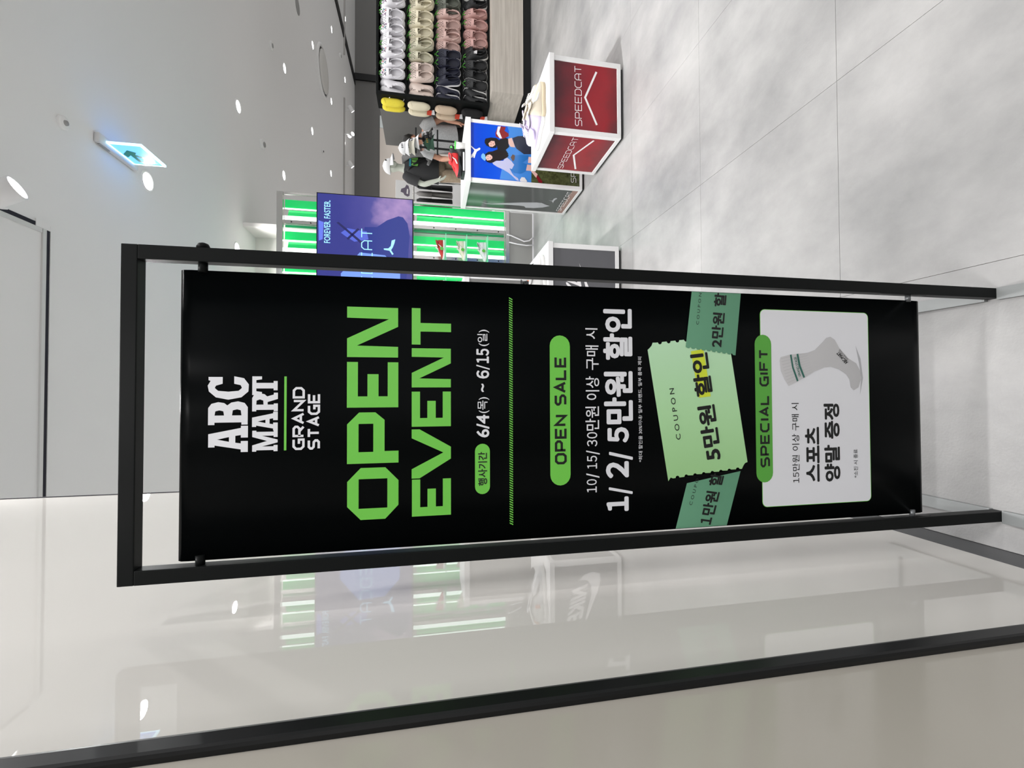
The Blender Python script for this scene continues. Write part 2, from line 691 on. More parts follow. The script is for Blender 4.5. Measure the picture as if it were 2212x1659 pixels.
M_GREYP = mat('grey_plastic', rgb(150, 150, 148), 0.5)
disc('sprinkler', 'small round sprinkler with grey centre in the ceiling beside the exit sign', 'sprinkler', 1.673, 3.178, 0.042, 0.03, M_CEIL, M_GREYP, 0.4)
disc('sprinkler', 'small sprinkler plate between the ceiling lamps over the clog rack', 'sprinkler', 5.0, 6.83, 0.06, 0.03, M_CEIL, M_GREYP, 0.5)
disc('ceiling_speaker', 'flat grey round speaker grille in the ceiling at the picture edge', 'speaker', 6.695, 8.12, 0.13, 0.012, M_GREYP, M_GREYP, 0.8)
disc('smoke_detector', 'small white smoke detector on the ceiling in front of the screen', 'detector', 3.378, 6.498, 0.07, 0.045, M_CEIL, M_GREYP, 0.5)
disc('sprinkler', 'tiny dark sprinkler head on the ceiling above the screen corner', 'sprinkler', 5.163, 9.986, 0.04, 0.035, M_CEIL, M_BLACK, 0.5)
disc('smoke_detector', 'small round detector on the ceiling by the black gap', 'detector', 8.635, 11.85, 0.07, 0.04, M_CEIL, M_GREYP, 0.5)

v = thing('round_vent', 'large round white air diffuser in the ceiling', 'air vent', (6.88, 9.98, CEIL))
lathe('rim', [(0.52, 0), (0.51, -0.03), (0.46, -0.035), (0.45, -0.005)], M_CEIL, v, 40, (6.88, 9.98, CEIL), cap=False)
lathe('gap', [(0.45, -0.006), (0.40, -0.004)], M_BLACK, v, 40, (6.88, 9.98, CEIL), cap=False)
lathe('disc', [(0.41, -0.03), (0.40, -0.045), (0.2, -0.05), (0.001, -0.05)], mat('vent_grey', rgb(205, 204, 200), 0.6), v, 40, (6.88, 9.98, CEIL), cap=False)


def spot_head(t, c, d, r, L):
    """white cylinder lamp head: centre of the mouth c, beam direction d"""
    d = Vector(d).normalized()
    R = d.to_track_quat('Z', 'Y').to_matrix()
    o = lathe('lamp_head', [(r * 0.86, -L), (r * 0.97, -L * 0.96), (r, -L * 0.9), (r, 0), (r * 0.9, 0), (r * 0.88, -0.012)], M_WHITE, t, 24, c, R, cap=False)
    n = 24
    vs = [R @ Vector((r * .88 * math.cos(2 * PI * k / n), r * .88 * math.sin(2 * PI * k / n), -0.006)) + Vector(c) for k in range(n)]
    mk('lens', vs, [tuple(range(n))], M_LAMP, t)
    bk = [R @ Vector((r * .86 * math.cos(2 * PI * k / n), r * .86 * math.sin(2 * PI * k / n), -L)) + Vector(c) for k in range(n)]
    mk('back_cap', bk, [tuple(reversed(range(n)))], M_WHITE, t)
    return d


t = thing('track_spotlight', 'white cylinder spotlight on the ceiling track by the dark slot', 'spotlight', (0.99, 2.36, CEIL))
c = Vector((1.045, 2.655, 3.42))
d = spot_head(t, c, (0.45, 0.10, -0.8), 0.060, 0.15)
back = c - d * 0.14
tube('bracket', [(0.99, 2.62, CEIL - 0.03), back + Vector((-.03, 0, .02)), back + Vector((0, 0, -.01))], 0.014, M_WHITE, t, 8)
box('adapter', 0.972, 1.010, 2.52, 2.78, CEIL - 0.045, CEIL - 0.012, M_WHITE, t, 0.004)
lamp(c + d * 0.02, 9, 0.1, direction=d, spread=70)

rail = box('track_rail', 4.2, 7.9, 12.36, 12.40, CEIL - 0.04, CEIL, mat('track_grey', rgb(168, 166, 163), 0.5))
tag(rail, 'long pale track rail on the ceiling before the dark back wall', 'track rail')
rail2 = box('track_rail', 9.05, 12.0, 12.32, 12.36, CEIL - 0.04, CEIL, MATS['track_grey'])
tag(rail2, 'track rail on the ceiling beyond the black gap', 'track rail')
for x, lab, dr in ((6.05, 'track spotlight nearest the screen on the back rail', (-.6, .2, -.5)), (6.95, 'brightest track spotlight in the middle of the back rail', (0, -.6, -.6)), (7.55, 'track spotlight at the end of the back rail near the clog rack', (-.6, .3, -.5))):
    t = thing('track_spotlight', lab, 'spotlight', (x, 12.38, CEIL - 0.04), group='spotlights on the back rail')
    c = Vector((x, 12.38, CEIL - 0.24))
    spot_head(t, c, dr, 0.055, 0.16)
    tube('stem', [(x, 12.38, CEIL - 0.04), c - Vector(dr).normalized() * 0.08], 0.016, M_WHITE, t, 8)

# exit sign: edge-lit acrylic plate under a slim ceiling housing
ex = thing('exit_sign', 'edge-lit exit sign with a green arrow hanging from the ceiling', 'exit sign', (1.735, 3.65, CEIL))
bm = bmesh.new()
add_box(bm, 1.705, 1.775, 3.44, 3.86, CEIL - 0.035, CEIL, 0.012)
from_bm('housing', bm, mat('sign_housing', rgb(205, 205, 206), 0.5), ex)
box('indicator', 1.700, 1.706, 3.46, 3.56, CEIL - 0.026, CEIL - 0.012, M_GREYP, ex)
M_EDGE = mat('lit_edge', rgb(190, 245, 255), 0.3, emit=1.5, emit_col=(0.45, 0.80, 1.0, 1))
M_PLATE = mat('lit_acrylic', rgb(50, 90, 140), 0.2, emit=1.25, emit_col=(0.10, 0.34, 1.0, 1))
pl = box('acrylic_plate', 1.736, 1.744, 3.515, 3.795, 3.362, CEIL - 0.035, M_PLATE, ex)
box('lit_border', 1.733, 1.747, 3.505, 3.805, 3.350, 3.364, M_EDGE, pl)
box('lit_border', 1.733, 1.747, 3.505, 3.516, 3.364, CEIL - 0.035, M_EDGE, pl)
box('lit_border', 1.733, 1.747, 3.794, 3.802, 3.364, CEIL - 0.035, M_EDGE, pl)
box('lit_border', 1.733, 1.747, 3.516, 3.794, CEIL - 0.045, CEIL - 0.035, M_EDGE, pl)
M_EXG = mat('exit_green', rgb(20, 120, 110), 0.4, emit=0.12, emit_col=(0.0, 0.3, 0.25, 1))
shape('arrow', [[(3.655, 3.550), (3.590, 3.489), (3.617, 3.445), (3.648, 3.468), (3.690, 3.415), (3.715, 3.43), (3.678, 3.480), (3.763, 3.478), (3.764, 3.505), (3.665, 3.508), (3.700, 3.545)]], planeX(1.7355), M_EXG, pl)
M_EXB = mat('exit_blue', rgb(20, 130, 200), 0.4, emit=0.3, emit_col=(0.02, 0.25, 0.6, 1))
merge_shapes('pictogram', [[[(3.725, 3.385), (3.775, 3.386), (3.775, 3.438), (3.725, 3.437)], [(3.733, 3.393), (3.733, 3.43), (3.767, 3.43), (3.767, 3.393)]], [[(3.745, 3.40), (3.76, 3.40), (3.76, 3.424), (3.745, 3.424)]]], planeX(1.7355), M_EXB, pl)

# ------------------------------------------------------------------ the event sign
st = thing('sign_stand', 'tall black framed sign stand holding the open event poster', 'sign', (-0.0335, 0.857, 0))
XL, XR, YF, YB = -0.3185, 0.2515, 0.845, 0.869
PW = 0.0245
TOP = 1.8835
box('post', XL, XL + PW, YF, YB, 0.0, TOP - PW, M_FRAME, st, 0.0015)
box('post', XR - PW, XR, YF, YB, 0.0, TOP - PW, M_FRAME, st, 0.0015)
box('top_bar', XL, XR, YF, YB, TOP - PW, TOP, M_FRAME, st, 0.0015)
for xa, xb in ((XL - 0.0035, XL + 0.0265), (XR - 0.029, XR + 0.001)):
    bm = bmesh.new()
    add_box(bm, xa, xb, 0.60, YF, 0, 0.012, 0.001)
    add_box(bm, xa, xb, YB, 1.09, 0, 0.012, 0.001)
    from_bm('foot', bm, M_FOOT, st)
box('rear_crossbar', XL - 0.0035, XR + 0.001, 1.09, 1.12, 0, 0.012, M_FOOT, st, 0.001)
# slots and pins that carry the poster
for sx, x in ((1, XL + PW), (-1, XR - PW)):
    box('slot', x - 0.0006, x + 0.0006, YF + 0.007, YF + 0.018, 0.215, 0.345, M_BLACK, st)
    tube('pin', [(x - sx * 0.002, 0.857, 0.262), (x + sx * 0.016, 0.857, 0.262)], 0.0055, mat('pin_metal', rgb(110, 113, 115), 0.35, metal=0.7), st, 12)
    tube('pin', [(x - sx * 0.002, 0.857, 1.765), (x + sx * 0.016, 0.857, 1.765)], 0.0075, M_FRAME, st, 12)
lathe('knob', [(0.010, 0.0), (0.0105, 0.004), (0.008, 0.009), (0.003, 0.011)], M_FRAME, st, 16, (XR, 0.857, 1.765), Matrix.Rotation(PI / 2, 3, 'Y'))

M_BANNER = mat('poster_black', rgb(6, 8, 9), 0.30, spec=0.05)
YP = 0.857
b_x0, b_x1, b_z0, b_z1 = -0.2875, 0.2145, 0.222, 1.803
bx_n, bz = 24, []
# the sheet bends back a little at its upper and lower rods
prof = []
for k in range(0, 61):
    z = b_z0 + (b_z1 - b_z0) * k / 60
    prof.append((z, 0.0))
vs, fs = [], []
ZS = [(b_z0, 0.010), (b_z0 + 0.004, 0.005), (b_z0 + 0.012, 0.002), (b_z0 + 0.03, 0), (0.8, 0), (1.3, 0), (b_z1 - 0.02, 0), (b_z1 - 0.008, 0.0012), (b_z1 - 0.002, 0.005), (b_z1, 0.010)]
for z, dy in ZS:
    vs += [(b_x0, YP + dy, z), (b_x1, YP + dy, z)]
n = len(vs)
for z, dy in ZS:
    vs += [(b_x0, YP + 0.012, z), (b_x1, YP + 0.012, z)]
m_ = len(ZS)
for k in range(m_ - 1):
    a = 2 * k
    fs += [(a, a + 1, a + 3, a + 2), (n + a + 1, n + a, n + a + 2, n + a + 3), (a, a + 2, n + a + 2, n + a), (a + 1, n + a + 1, n + a + 3, a + 3)]
fs += [(0, n, n + 1, 1), (n - 2, n - 1, n + n - 1, n + n - 2)]
ban = mk('poster', vs, fs, M_BANNER, st)
for p in ban.data.polygons:
    p.use_smooth = p.index % 4 == 0
tube('rod', [(b_x0, YP + 0.008, 1.765), (b_x1, YP + 0.008, 1.765)], 0.0038, M_FRAME, st, 8)


def lay(k):
    return planeY(YP - 0.0002 * k)


M_INKW = mat('ink_white', rgb(226, 227, 232), 0.4)
M_INKG = mat('ink_green', rgb(112, 200, 76), 0.35)
M_INKG3 = mat('ink_green_deep', rgb(88, 166, 64), 0.35)
M_INKK = mat('ink_black', rgb(16, 18, 18), 0.35)
LET = {
    'A': [[(0, 0), (.42, 0), (.42, .18), (.33, .18), (.36, .32), (.62, .32), (.65, .18), (.55, .18), (.55, 0), (1, 0), (1, .18), (.92, .18), (.7, 1), (.2, 1), (.2, .84), (.27, .84), (.1, .18), (0, .18)], [(.40, .48), (.58, .48), (.49, .78)]],
    'B': [[(0, 0), (.75, 0), (.93, .08), (1, .25), (.95, .42), (.83, .52), (.93, .6), (.97, .75), (.9, .92), (.72, 1), (0, 1), (0, .84), (.1, .84), (.1, .16), (0, .16)], [(.4, .16), (.62, .18), (.66, .27), (.62, .38), (.4, .4)], [(.4, .6), (.58, .62), (.62, .72), (.58, .82), (.4, .84)]],
    'C': [[(.97, .98), (.83, .98), (.8, .93), (.6, 1), (.35, .97), (.1, .8), (0, .5), (.1, .18), (.35, .01), (.65, 0), (.92, .12), (1, .36), (.68, .36), (.62, .2), (.5, .17), (.38, .25), (.34, .5), (.38, .75), (.5, .83), (.6, .8), (.68, .64), (.97, .64)]],
    'M': [[(0, 0), (.3, 0), (.3, .16), (.24, .16), (.24, .62), (.42, 0), (.56, 0), (.75, .62), (.75, .16), (.68, .16), (.68, 0), (1, 0), (1, .16), (.94, .16), (.94, .84), (1, .84), (1, 1), (.7, 1), (.5, .42), (.3, 1), (0, 1), (0, .84), (.06, .84), (.06, .16), (0, .16)]],
    'R': [[(0, 0), (.42, 0), (.42, .16), (.36, .16), (.36, .4), (.5, .4), (.66, .0), (1, 0), (1, .16), (.9, .16), (.8, .42), (.92, .52), (.97, .72), (.9, .92), (.72, 1), (0, 1), (0, .84), (.08, .84), (.08, .16), (0, .16)], [(.36, .56), (.58, .57), (.64, .7), (.58, .83), (.36, .84)]],
    'Ts': [[(.25, 0), (.75, 0), (.75, .16), (.65, .16), (.65, .84), (.8, .84), (.84, .62), (1, .62), (1, 1), (0, 1), (0, .62), (.16, .62), (.2, .84), (.35, .84), (.35, .16), (.25, .16)]],
    'O': [[(.26, 0), (.74, 0), (1, .26), (1, .74), (.74, 1), (.26, 1), (0, .74), (0, .26)], [(.216, .22), (.216, .78), (.784, .78), (.784, .22)]],
    'P': [[(0, 0), (.235, 0), (.235, .275), (.85, .275), (1, .455), (1, .77), (.77, 1), (0, 1)], [(.224, .495), (.224, .78), (.776, .78), (.776, .495)]],
    'E': [[(0, 0), (1, 0), (1, .21), (.245, .21), (.245, .39), (.735, .39), (.735, .605), (.245, .605), (.245, .79), (1, .79), (1, 1), (0, 1)]],
    'N': [[(0, 0), (.215, 0), (.23, .81), (.62, 0), (1, 0), (1, 1), (.78, 1), (.77, .18), (.37, 1), (0, 1)]],
    'V': [[(0, 1), (0, .80), (.385, 0), (.63, 0), (1, .80), (1, 1), (.82, 1), (.515, .195), (.19, 1)]],
    'T': [[(.36, 0), (.595, 0), (.595, .78), (1, .78), (1, 1), (0, 1), (0, .78), (.36, .78)]],
}
K1 = lay(1)
glyphs('lettering', [LET['A'], LET['B'], LET['C']], [[-0.103, 1.6915, -0.057, 0.063], [-0.055, 1.692, -0.014, 0.063], [-0.011, 1.6905, 0.03, 0.0655]], K1, M_INKW, ban)
glyphs('lettering', [LET['M'], LET['A'], LET['R'], LET['Ts']], [[-0.103, 1.643, -0.066, 0.0415], [-0.066, 1.643, -0.033, 0.042], [-0.032, 1.643, 0.001, 0.042], [-0.003, 1.6435, 0.03, 0.0415]], K1, M_INKW, ban)
shape('rule', [[(-.102, 1.6285), (.03, 1.6285), (.03, 1.6325), (-.102, 1.6325)]], K1, M_INKG, ban)
tech('lettering', 'GRAND', (-.102, 1.598), (.011, 1.598), (-.102, 1.6185), K1, M_INKW, ban, 0.2, 0.12)
tech('lettering', 'STAGE', (-.102, 1.572), (0, 1.572), (-.102, 1.593), K1, M_INKW, ban, 0.2, 0.12)
for ch, b in zip('OPEN', [[-0.233, 1.434, -0.138, 0.091], [-0.13, 1.434, -0.036, 0.0915], [-0.027, 1.4345, 0.057, 0.0915], [0.066, 1.435, 0.159, 0.091]]):
    glyphs('letter', [LET[ch]], [b], K1, M_INKG, ban)
for ch, b in zip('EVENT', [[-0.232, 1.337, -0.163, 0.0725], [-0.161, 1.337, -0.069, 0.073], [-0.064, 1.337, 0.002, 0.073], [0.01, 1.337, 0.084, 0.073], [0.091, 1.3365, 0.16, 0.0735]]):
    glyphs('letter', [LET[ch]], [b], K1, M_INKG, ban)
shape('pill', [pill(-0.196, 1.262, -0.099, 0.029)], K1, M_INKG, ban)
tbox('lettering', '행사기간', [-0.18, 1.2675, -0.115, 0.0175], lay(2), M_INKK, ban, 0.02)
tbox('lettering', '6/4', [-0.087, 1.263, -0.043, 0.025], K1, M_INKW, ban, 0.02)
tbox('lettering', '(목)', [-0.040, 1.263, -0.009, 0.0225], K1, M_INKW, ban, 0.005)
tbox('lettering', '~', [0.001, 1.273, 0.017, 0.006], K1, M_INKW, ban, 0.03)
for tx, b in (('６', [0.027, 1.263, 0.043, 0.025]), ('/', [0.044, 1.262, 0.054, 0.026]), ('１', [0.057, 1.2635, 0.070, 0.0245]), ('５', [0.0715, 1.263, 0.085, 0.025])):
    tbox('lettering', tx, b, K1, M_INKW, ban, 0.03 if tx != '/' else 0.0)
tbox('lettering', '(일)', [0.09, 1.263, 0.122, 0.023], K1, M_INKW, ban, 0.005)
hat = []
nh = 96
for k in range(nh):
    x = -0.259 + 0.445 * k / nh
    hat.append([[(x, 1.2165), (x + 0.0023, 1.2165), (x + 0.0058, 1.2235), (x + 0.0035, 1.2235)]])
merge_shapes('hatched_rule', hat, K1, M_INKG, ban)
shape('pill', [pill(-0.186, 1.099, 0.114, 0.042)], K1, M_INKG, ban)
tech('lettering', 'OPEN SALE', (-.144, 1.107), (.072, 1.107), (-.144, 1.1315), lay(2), M_INKK, ban, 0.2, 0.13)
for tx, b in (('１', [-0.203, 1.044, -0.191, 0.021]), ('０', [-0.188, 1.0438, -0.176, 0.0215]), ('/', [-0.174, 1.038, -0.164, 0.028]), ('１', [-0.155, 1.043, -0.144, 0.021]), ('５', [-0.141, 1.0428, -0.129, 0.0212]), ('/', [-0.127, 1.037, -0.118, 0.029]), ('３', [-0.110, 1.042, -0.097, 0.022]), ('０', [-0.094, 1.042, -0.081, 0.022]), ('만원', [-0.078, 1.038, -0.029, 0.029]), ('이상', [-0.016, 1.037, 0.032, 0.029]), ('구매', [0.045, 1.038, 0.095, 0.028]), ('시', [0.108, 1.040, 0.130, 0.026])):
    tbox('lettering', tx, b, K1, M_INKW, ban, 0.008)
for tx, b, bo in (('１', [-0.244, 0.975, -0.214, 0.048], .042), ('/', [-0.210, 0.966, -0.194, 0.052], .02), ('２', [-0.176, 0.974, -0.142, 0.050], .042), ('/', [-0.140, 0.965, -0.122, 0.052], .02), ('５', [-0.104, 0.973, -0.072, 0.047], .042), ('만원', [-0.066, 0.964, 0.043, 0.063], .034), ('할인', [0.066, 0.964, 0.172, 0.064], .034)):
    tbox('lettering', tx, b, K1, M_INKW, ban, bo)
tbox('lettering', '*최대 할인율 30%이내/ 일부 브랜드, 일부 품목 제외', [-0.145, 0.943, 0.073, 0.009], K1, M_INKW, ban, 0.004)

# the three coupons
M_CPD = gradient_z('coupon_dark', [(0, rgb(92, 146, 116)), (1, rgb(104, 160, 128))], 0.70, 0.87, 0.4)
M_CPL = gradient_z('coupon_light', [(0, rgb(158, 206, 142)), (0.5, rgb(176, 222, 168)), (1, rgb(188, 228, 190))], -0.19, 0.11, 0.4, axis='X')


def scallop(p0, p1, n, r):
    """points from p0 to p1 with n half-round bites to the right-hand side"""
    p0, p1 = Vector(p0), Vector(p1)
    d = (p1 - p0)
    e = d.normalized()
    nrm = Vector((e.y, -e.x))
    out = [tuple(p0)]
    for k in range(n):
        c = p0 + d * ((k + 0.5) / n)
        for q in range(6):
            a = PI * q / 5
            out.append(tuple(c - e * r * math.cos(a) + nrm * r * math.sin(a)))
    out.append(tuple(p1))
    return out


shape('coupon', [[(-.2865, .870), (-.2865, .750), (-.172, .715), (-.193, .843)]], K1, M_CPD, ban)
text('lettering', '１', (-.2835, .789), (-.2685, .7845), (-.2790, .814), lay(2), M_INKK, ban, 0.03)
text('lettering', '만원 할', (-.2655, .780), (-.178, .754), (-.2600, .812), lay(2), M_INKK, ban, 0.03)
text('lettering', 'C O U P O', (-.24, .832), (-.185, .815), (-.2382, .8385), lay(2), M_INKK, ban, 0.0)
cl = [(-.187, .886), (-.1812, .8775)]
left = scallop((-.1795, .873), (-.1655, .709), 8, .0048)
cl = [(.103, .9185), (.0965, .921), (.091, .926), (.0875, .930), (-.187, .886), (-.1795, .8805)] + [(x, z) for x, z in scallop((-.1815, .875), (-.1675, .712), 8, -.0045)] + [(-.160, .708), (-.155, .704), (-.153, .698), (.1175, .7405)] + [(x, z) for x, z in scallop((.121, .752), (.103, .912), 8, -.0045)]
shape('coupon', [cl], lay(3), M_CPL, ban)
shape('highlight', [[(-.013, .813), (-.010, .785), (.091, .801), (.086, .831)]], lay(4), mat('ink_yellow', rgb(208, 222, 56), 0.4), ban)
text('lettering', '5만원 할인', (-.144, .760), (.085, .792), (-.149, .802), lay(5), M_INKK, ban, 0.032)
text('lettering', 'C O U P O N', (-.1, .856), (.008, .8715), (-.1014, .8665), lay(5), M_INKK, ban, 0.004)
cr = [(.2135, .8275), (.095, .843)] + [(x, z) for x, z in scallop((.0925, .838), (.079, .728), 9, -.0028)] + [(.0785, .7245), (.2135, .7095)]
shape('coupon', [cr], lay(6), M_CPD, ban)
text('lettering', '2만원 할', (.095, .757), (.212, .744), (.0965, .786), lay(7), M_INKK, ban, 0.03)
text('lettering', 'C O U P O N', (.143, .812), (.211, .804), (.1436, .8182), lay(7), M_INKK, ban, 0.0)

# gift panel with the sock
shape('panel_edge', [roundrect(-0.253, 0.3765, 0.1815, 0.6625, 0.012)], K1, M_INKG, ban)
shape('panel', [roundrect(-0.252, 0.3778, 0.1805, 0.6613, 0.011)], lay(2), mat('ink_panel', rgb(226, 227, 232), 0.4), ban)
shape('pill', [pill(-0.199, 0.635, 0.125, 0.0415)], lay(3), M_INKG3, ban)
tech('lettering', 'SPECIAL GIFT', (-.166, .6425), (.093, .6425), (-.166, .666), lay(4), M_INKK, ban, 0.2, 0.15)
tbox('lettering', '１', [-0.203, 0.569, -0.1925, 0.0150], lay(3), M_INKK, ban, 0.006)
tbox('lettering', '５', [-0.1905, 0.569, -0.180, 0.0150], lay(3), M_INKK, ban, 0.006)
tbox('lettering', '만원 이상 구매 시', [-0.177, 0.567, -0.026, 0.0185], lay(3), M_INKK, ban, 0.006)
tbox('lettering', '스포츠', [-0.203, 0.515, -0.080, 0.037], lay(3), M_INKK, ban, 0.034)
tbox('lettering', '양말 증정', [-0.204, 0.460, -0.028, 0.042], lay(3), M_INKK, ban, 0.034)
tbox('lettering', '*소진 시 종료', [-0.198, 0.4125, -0.133, 0.011], lay(3), M_INKK, ban, 0.004)
SOCK = [[0.068, 0.614], [0.076, 0.612], [0.082, 0.588], [0.084, 0.569], [0.086, 0.544], [0.093, 0.523], [0.112, 0.501], [0.121, 0.492], [0.124, 0.481], [0.117, 0.469], [0.099, 0.458], [0.075, 0.433], [0.064, 0.412], [0.046, 0.401], [0.027, 0.4], [0.009, 0.407], [0.002, 0.42], [0.009, 0.428], [0.027, 0.431], [0.039, 0.44], [0.05, 0.459], [0.056, 0.481], [0.054, 0.499], [0.045, 0.524], [0.031, 0.55], [0.022, 0.57], [0.012, 0.592], [0.027, 0.602], [0.045, 0.611]]
# flat printed floor shadow of the pictured sock belongs to the artwork
shape('sock_print_ground', [[(.105, .413), (.064, .404), (.03, .399), (-.008, .403), (.03, .394), (.075, .400)]], lay(3), mat('ink_grey', rgb(176, 177, 181), 0.4), ban)
shape('sock_print', [SOCK], lay(4), gradient_z('ink_sock', [(0, rgb(186, 186, 188)), (1, rgb(204, 203, 205))], 0.40, 0.61, 0.45, noise=0.5), ban)
rib = []
for k in range(9):
    a = k / 8.0
    x0, z0 = 0.018 + (0.072 - 0.018) * a, 0.596 + 0.016 * a
    x1, z1 = 0.044 + (0.086 - 0.044) * a, 0.53 + 0.012 * a
    rib.append([[(x0, z0), (x0 + .0012, z0), (x1 + .0008, z1), (x1, z1)]])
merge_shapes('sock_print_ribs', rib, lay(5), mat('ink_rib', rgb(190, 190, 192), 0.45), ban)
M_TEAL = mat('ink_teal', rgb(46, 104, 92), 0.4)
shape('stripe', [[[0.081, 0.588], [0.0825, 0.584], [0.054, 0.579], [0.024, 0.567], [0.022, 0.571], [0.053, 0.583]]], lay(6), M_TEAL, ban)
shape('stripe', [[[0.083, 0.571], [0.0845, 0.5665], [0.058, 0.561], [0.032, 0.55], [0.03, 0.554], [0.057, 0.566]]], lay(6), M_TEAL, ban)
text('lettering', 'GRAND STAGE', (.034, .5605), (.0775, .572), (.0325, .5665), lay(6), M_TEAL, ban, 0.01)
text('lettering', 'ABC-MART', (.067, .434), (.092, .459), (.0605, .441), lay(6), M_INKK, ban, 0.03)
text('lettering', 'GRAND STAGE', (.073, .4335), (.096, .4565), (.0705, .4362), lay(6), M_INKK, ban, 0.0)

# ------------------------------------------------------------------ display pedestals
M_GLASSY = dict(rough=0.06)
M_RED = gradient_z('print_red', [(0, rgb(96, 34, 40)), (0.3, rgb(150, 26, 38)), (0.55, rgb(134, 30, 42)), (1, rgb(74, 34, 42))], 0.03, 0.52, 0.12, noise=0.7)
M_CAST = mat('black_caster', rgb(30, 30, 32), 0.5)


def pedestal(name, label, x0, x1, y0, y1, h, mfront, mleft, fr=0.034, slab=0.036):
    t = thing(name, label, 'pedestal', ((x0 + x1) / 2, (y0 + y1) / 2, 0))
    box('plinth', x0 + 0.02, x1 - 0.02, y0 + 0.025, y1 - 0.02, 0.0, 0.022, M_CAST, t)
    box('top_slab', x0 - 0.008, x1 + 0.008, y0 - 0.008, y1 + 0.008, h - slab, h, M_WHITE, t, 0.002)
    for xa in (x0, x1 - fr):
        for ya in (y0, y1 - fr):
            box('corner_post', xa, xa + fr, ya, ya + fr, 0.022, h - slab, M_WHITE, t, 0.0015)
    box('rail', x0 + fr, x1 - fr, y0, y0 + fr, 0.022, 0.022 + fr * .8, M_WHITE, t)
    box('rail', x0, x0 + fr, y0 + fr, y1 - fr, 0.022, 0.022 + fr * .8, M_WHITE, t)
    box('rail', x1 - fr, x1, y0 + fr, y1 - fr, 0.022, 0.022 + fr * .8, M_WHITE, t)
    box('rail', x0 + fr, x1 - fr, y1 - fr, y1, 0.022, 0.022 + fr * .8, M_WHITE, t)
    zb = 0.022 + fr * .8
    pf = box('front_print', x0 + fr, x1 - fr, y0 + 0.006, y0 + 0.014, zb, h - slab, mfront, t)
    pls = box('side_print', x0 + 0.006, x0 + 0.014, y0 + fr, y1 - fr, zb, h - slab, mleft, t)
    box('side_print', x1 - 0.014, x1 - 0.006, y0 + fr, y1 - fr, zb, h - slab, mleft, t)
    box('back_print', x0 + fr, x1 - fr, y1 - 0.014, y1 - 0.006, zb, h - slab, mfront, t)
    return t, pf, pls


M_PW = mat('print_white', rgb(238, 236, 238), 0.3)
# red cube in front
rc, pf, pls = pedestal('display_cube', 'low white framed cube with red panels lettered and chevroned', 1.81, 2.352, 2.944, 3.485, 0.553, M_RED, M_RED)
K = planeY(2.9495)
tech('lettering', 'SPEEDCaT', (1.872, .313), (2.301, .315), (1.870, .364), K, M_PW, pf, 0.085, 0.16)
merge_shapes('chevron', stroke([(2.275, .203), (2.081, .289), (1.894, .203)], 0.014), K, M_PW, pf)
K = planeX(1.8155)
tech('lettering', 'SPEEDCaT', (3.436, .306), (2.992, .318), (3.439, .350), K, M_PW, pls, 0.085, 0.16)
merge_shapes('chevron', stroke([(3.009, .203), (3.224, .283), (3.425, .200)], 0.014), K, M_PW, pls)

# tall pedestal with the blue poster
M_BLUE = gradient_z('print_blue', [(0, rgb(46, 130, 220)), (0.5, rgb(8, 84, 220)), (1, rgb(4, 62, 200))], 0.45, 1.05, 0.1)
M_GREYPAN = mat('print_charcoal', rgb(74, 77, 76), 0.08)
tp, pf, pls = pedestal('tall_pedestal', 'tall white framed pedestal with a blue poster of two women', 1.808, 2.345, 3.758, 4.322, 1.065, M_BLUE, M_GREYPAN, 0.03, 0.045)


def Q(k):
    return planeY(3.7635 - 0.0004 * k)


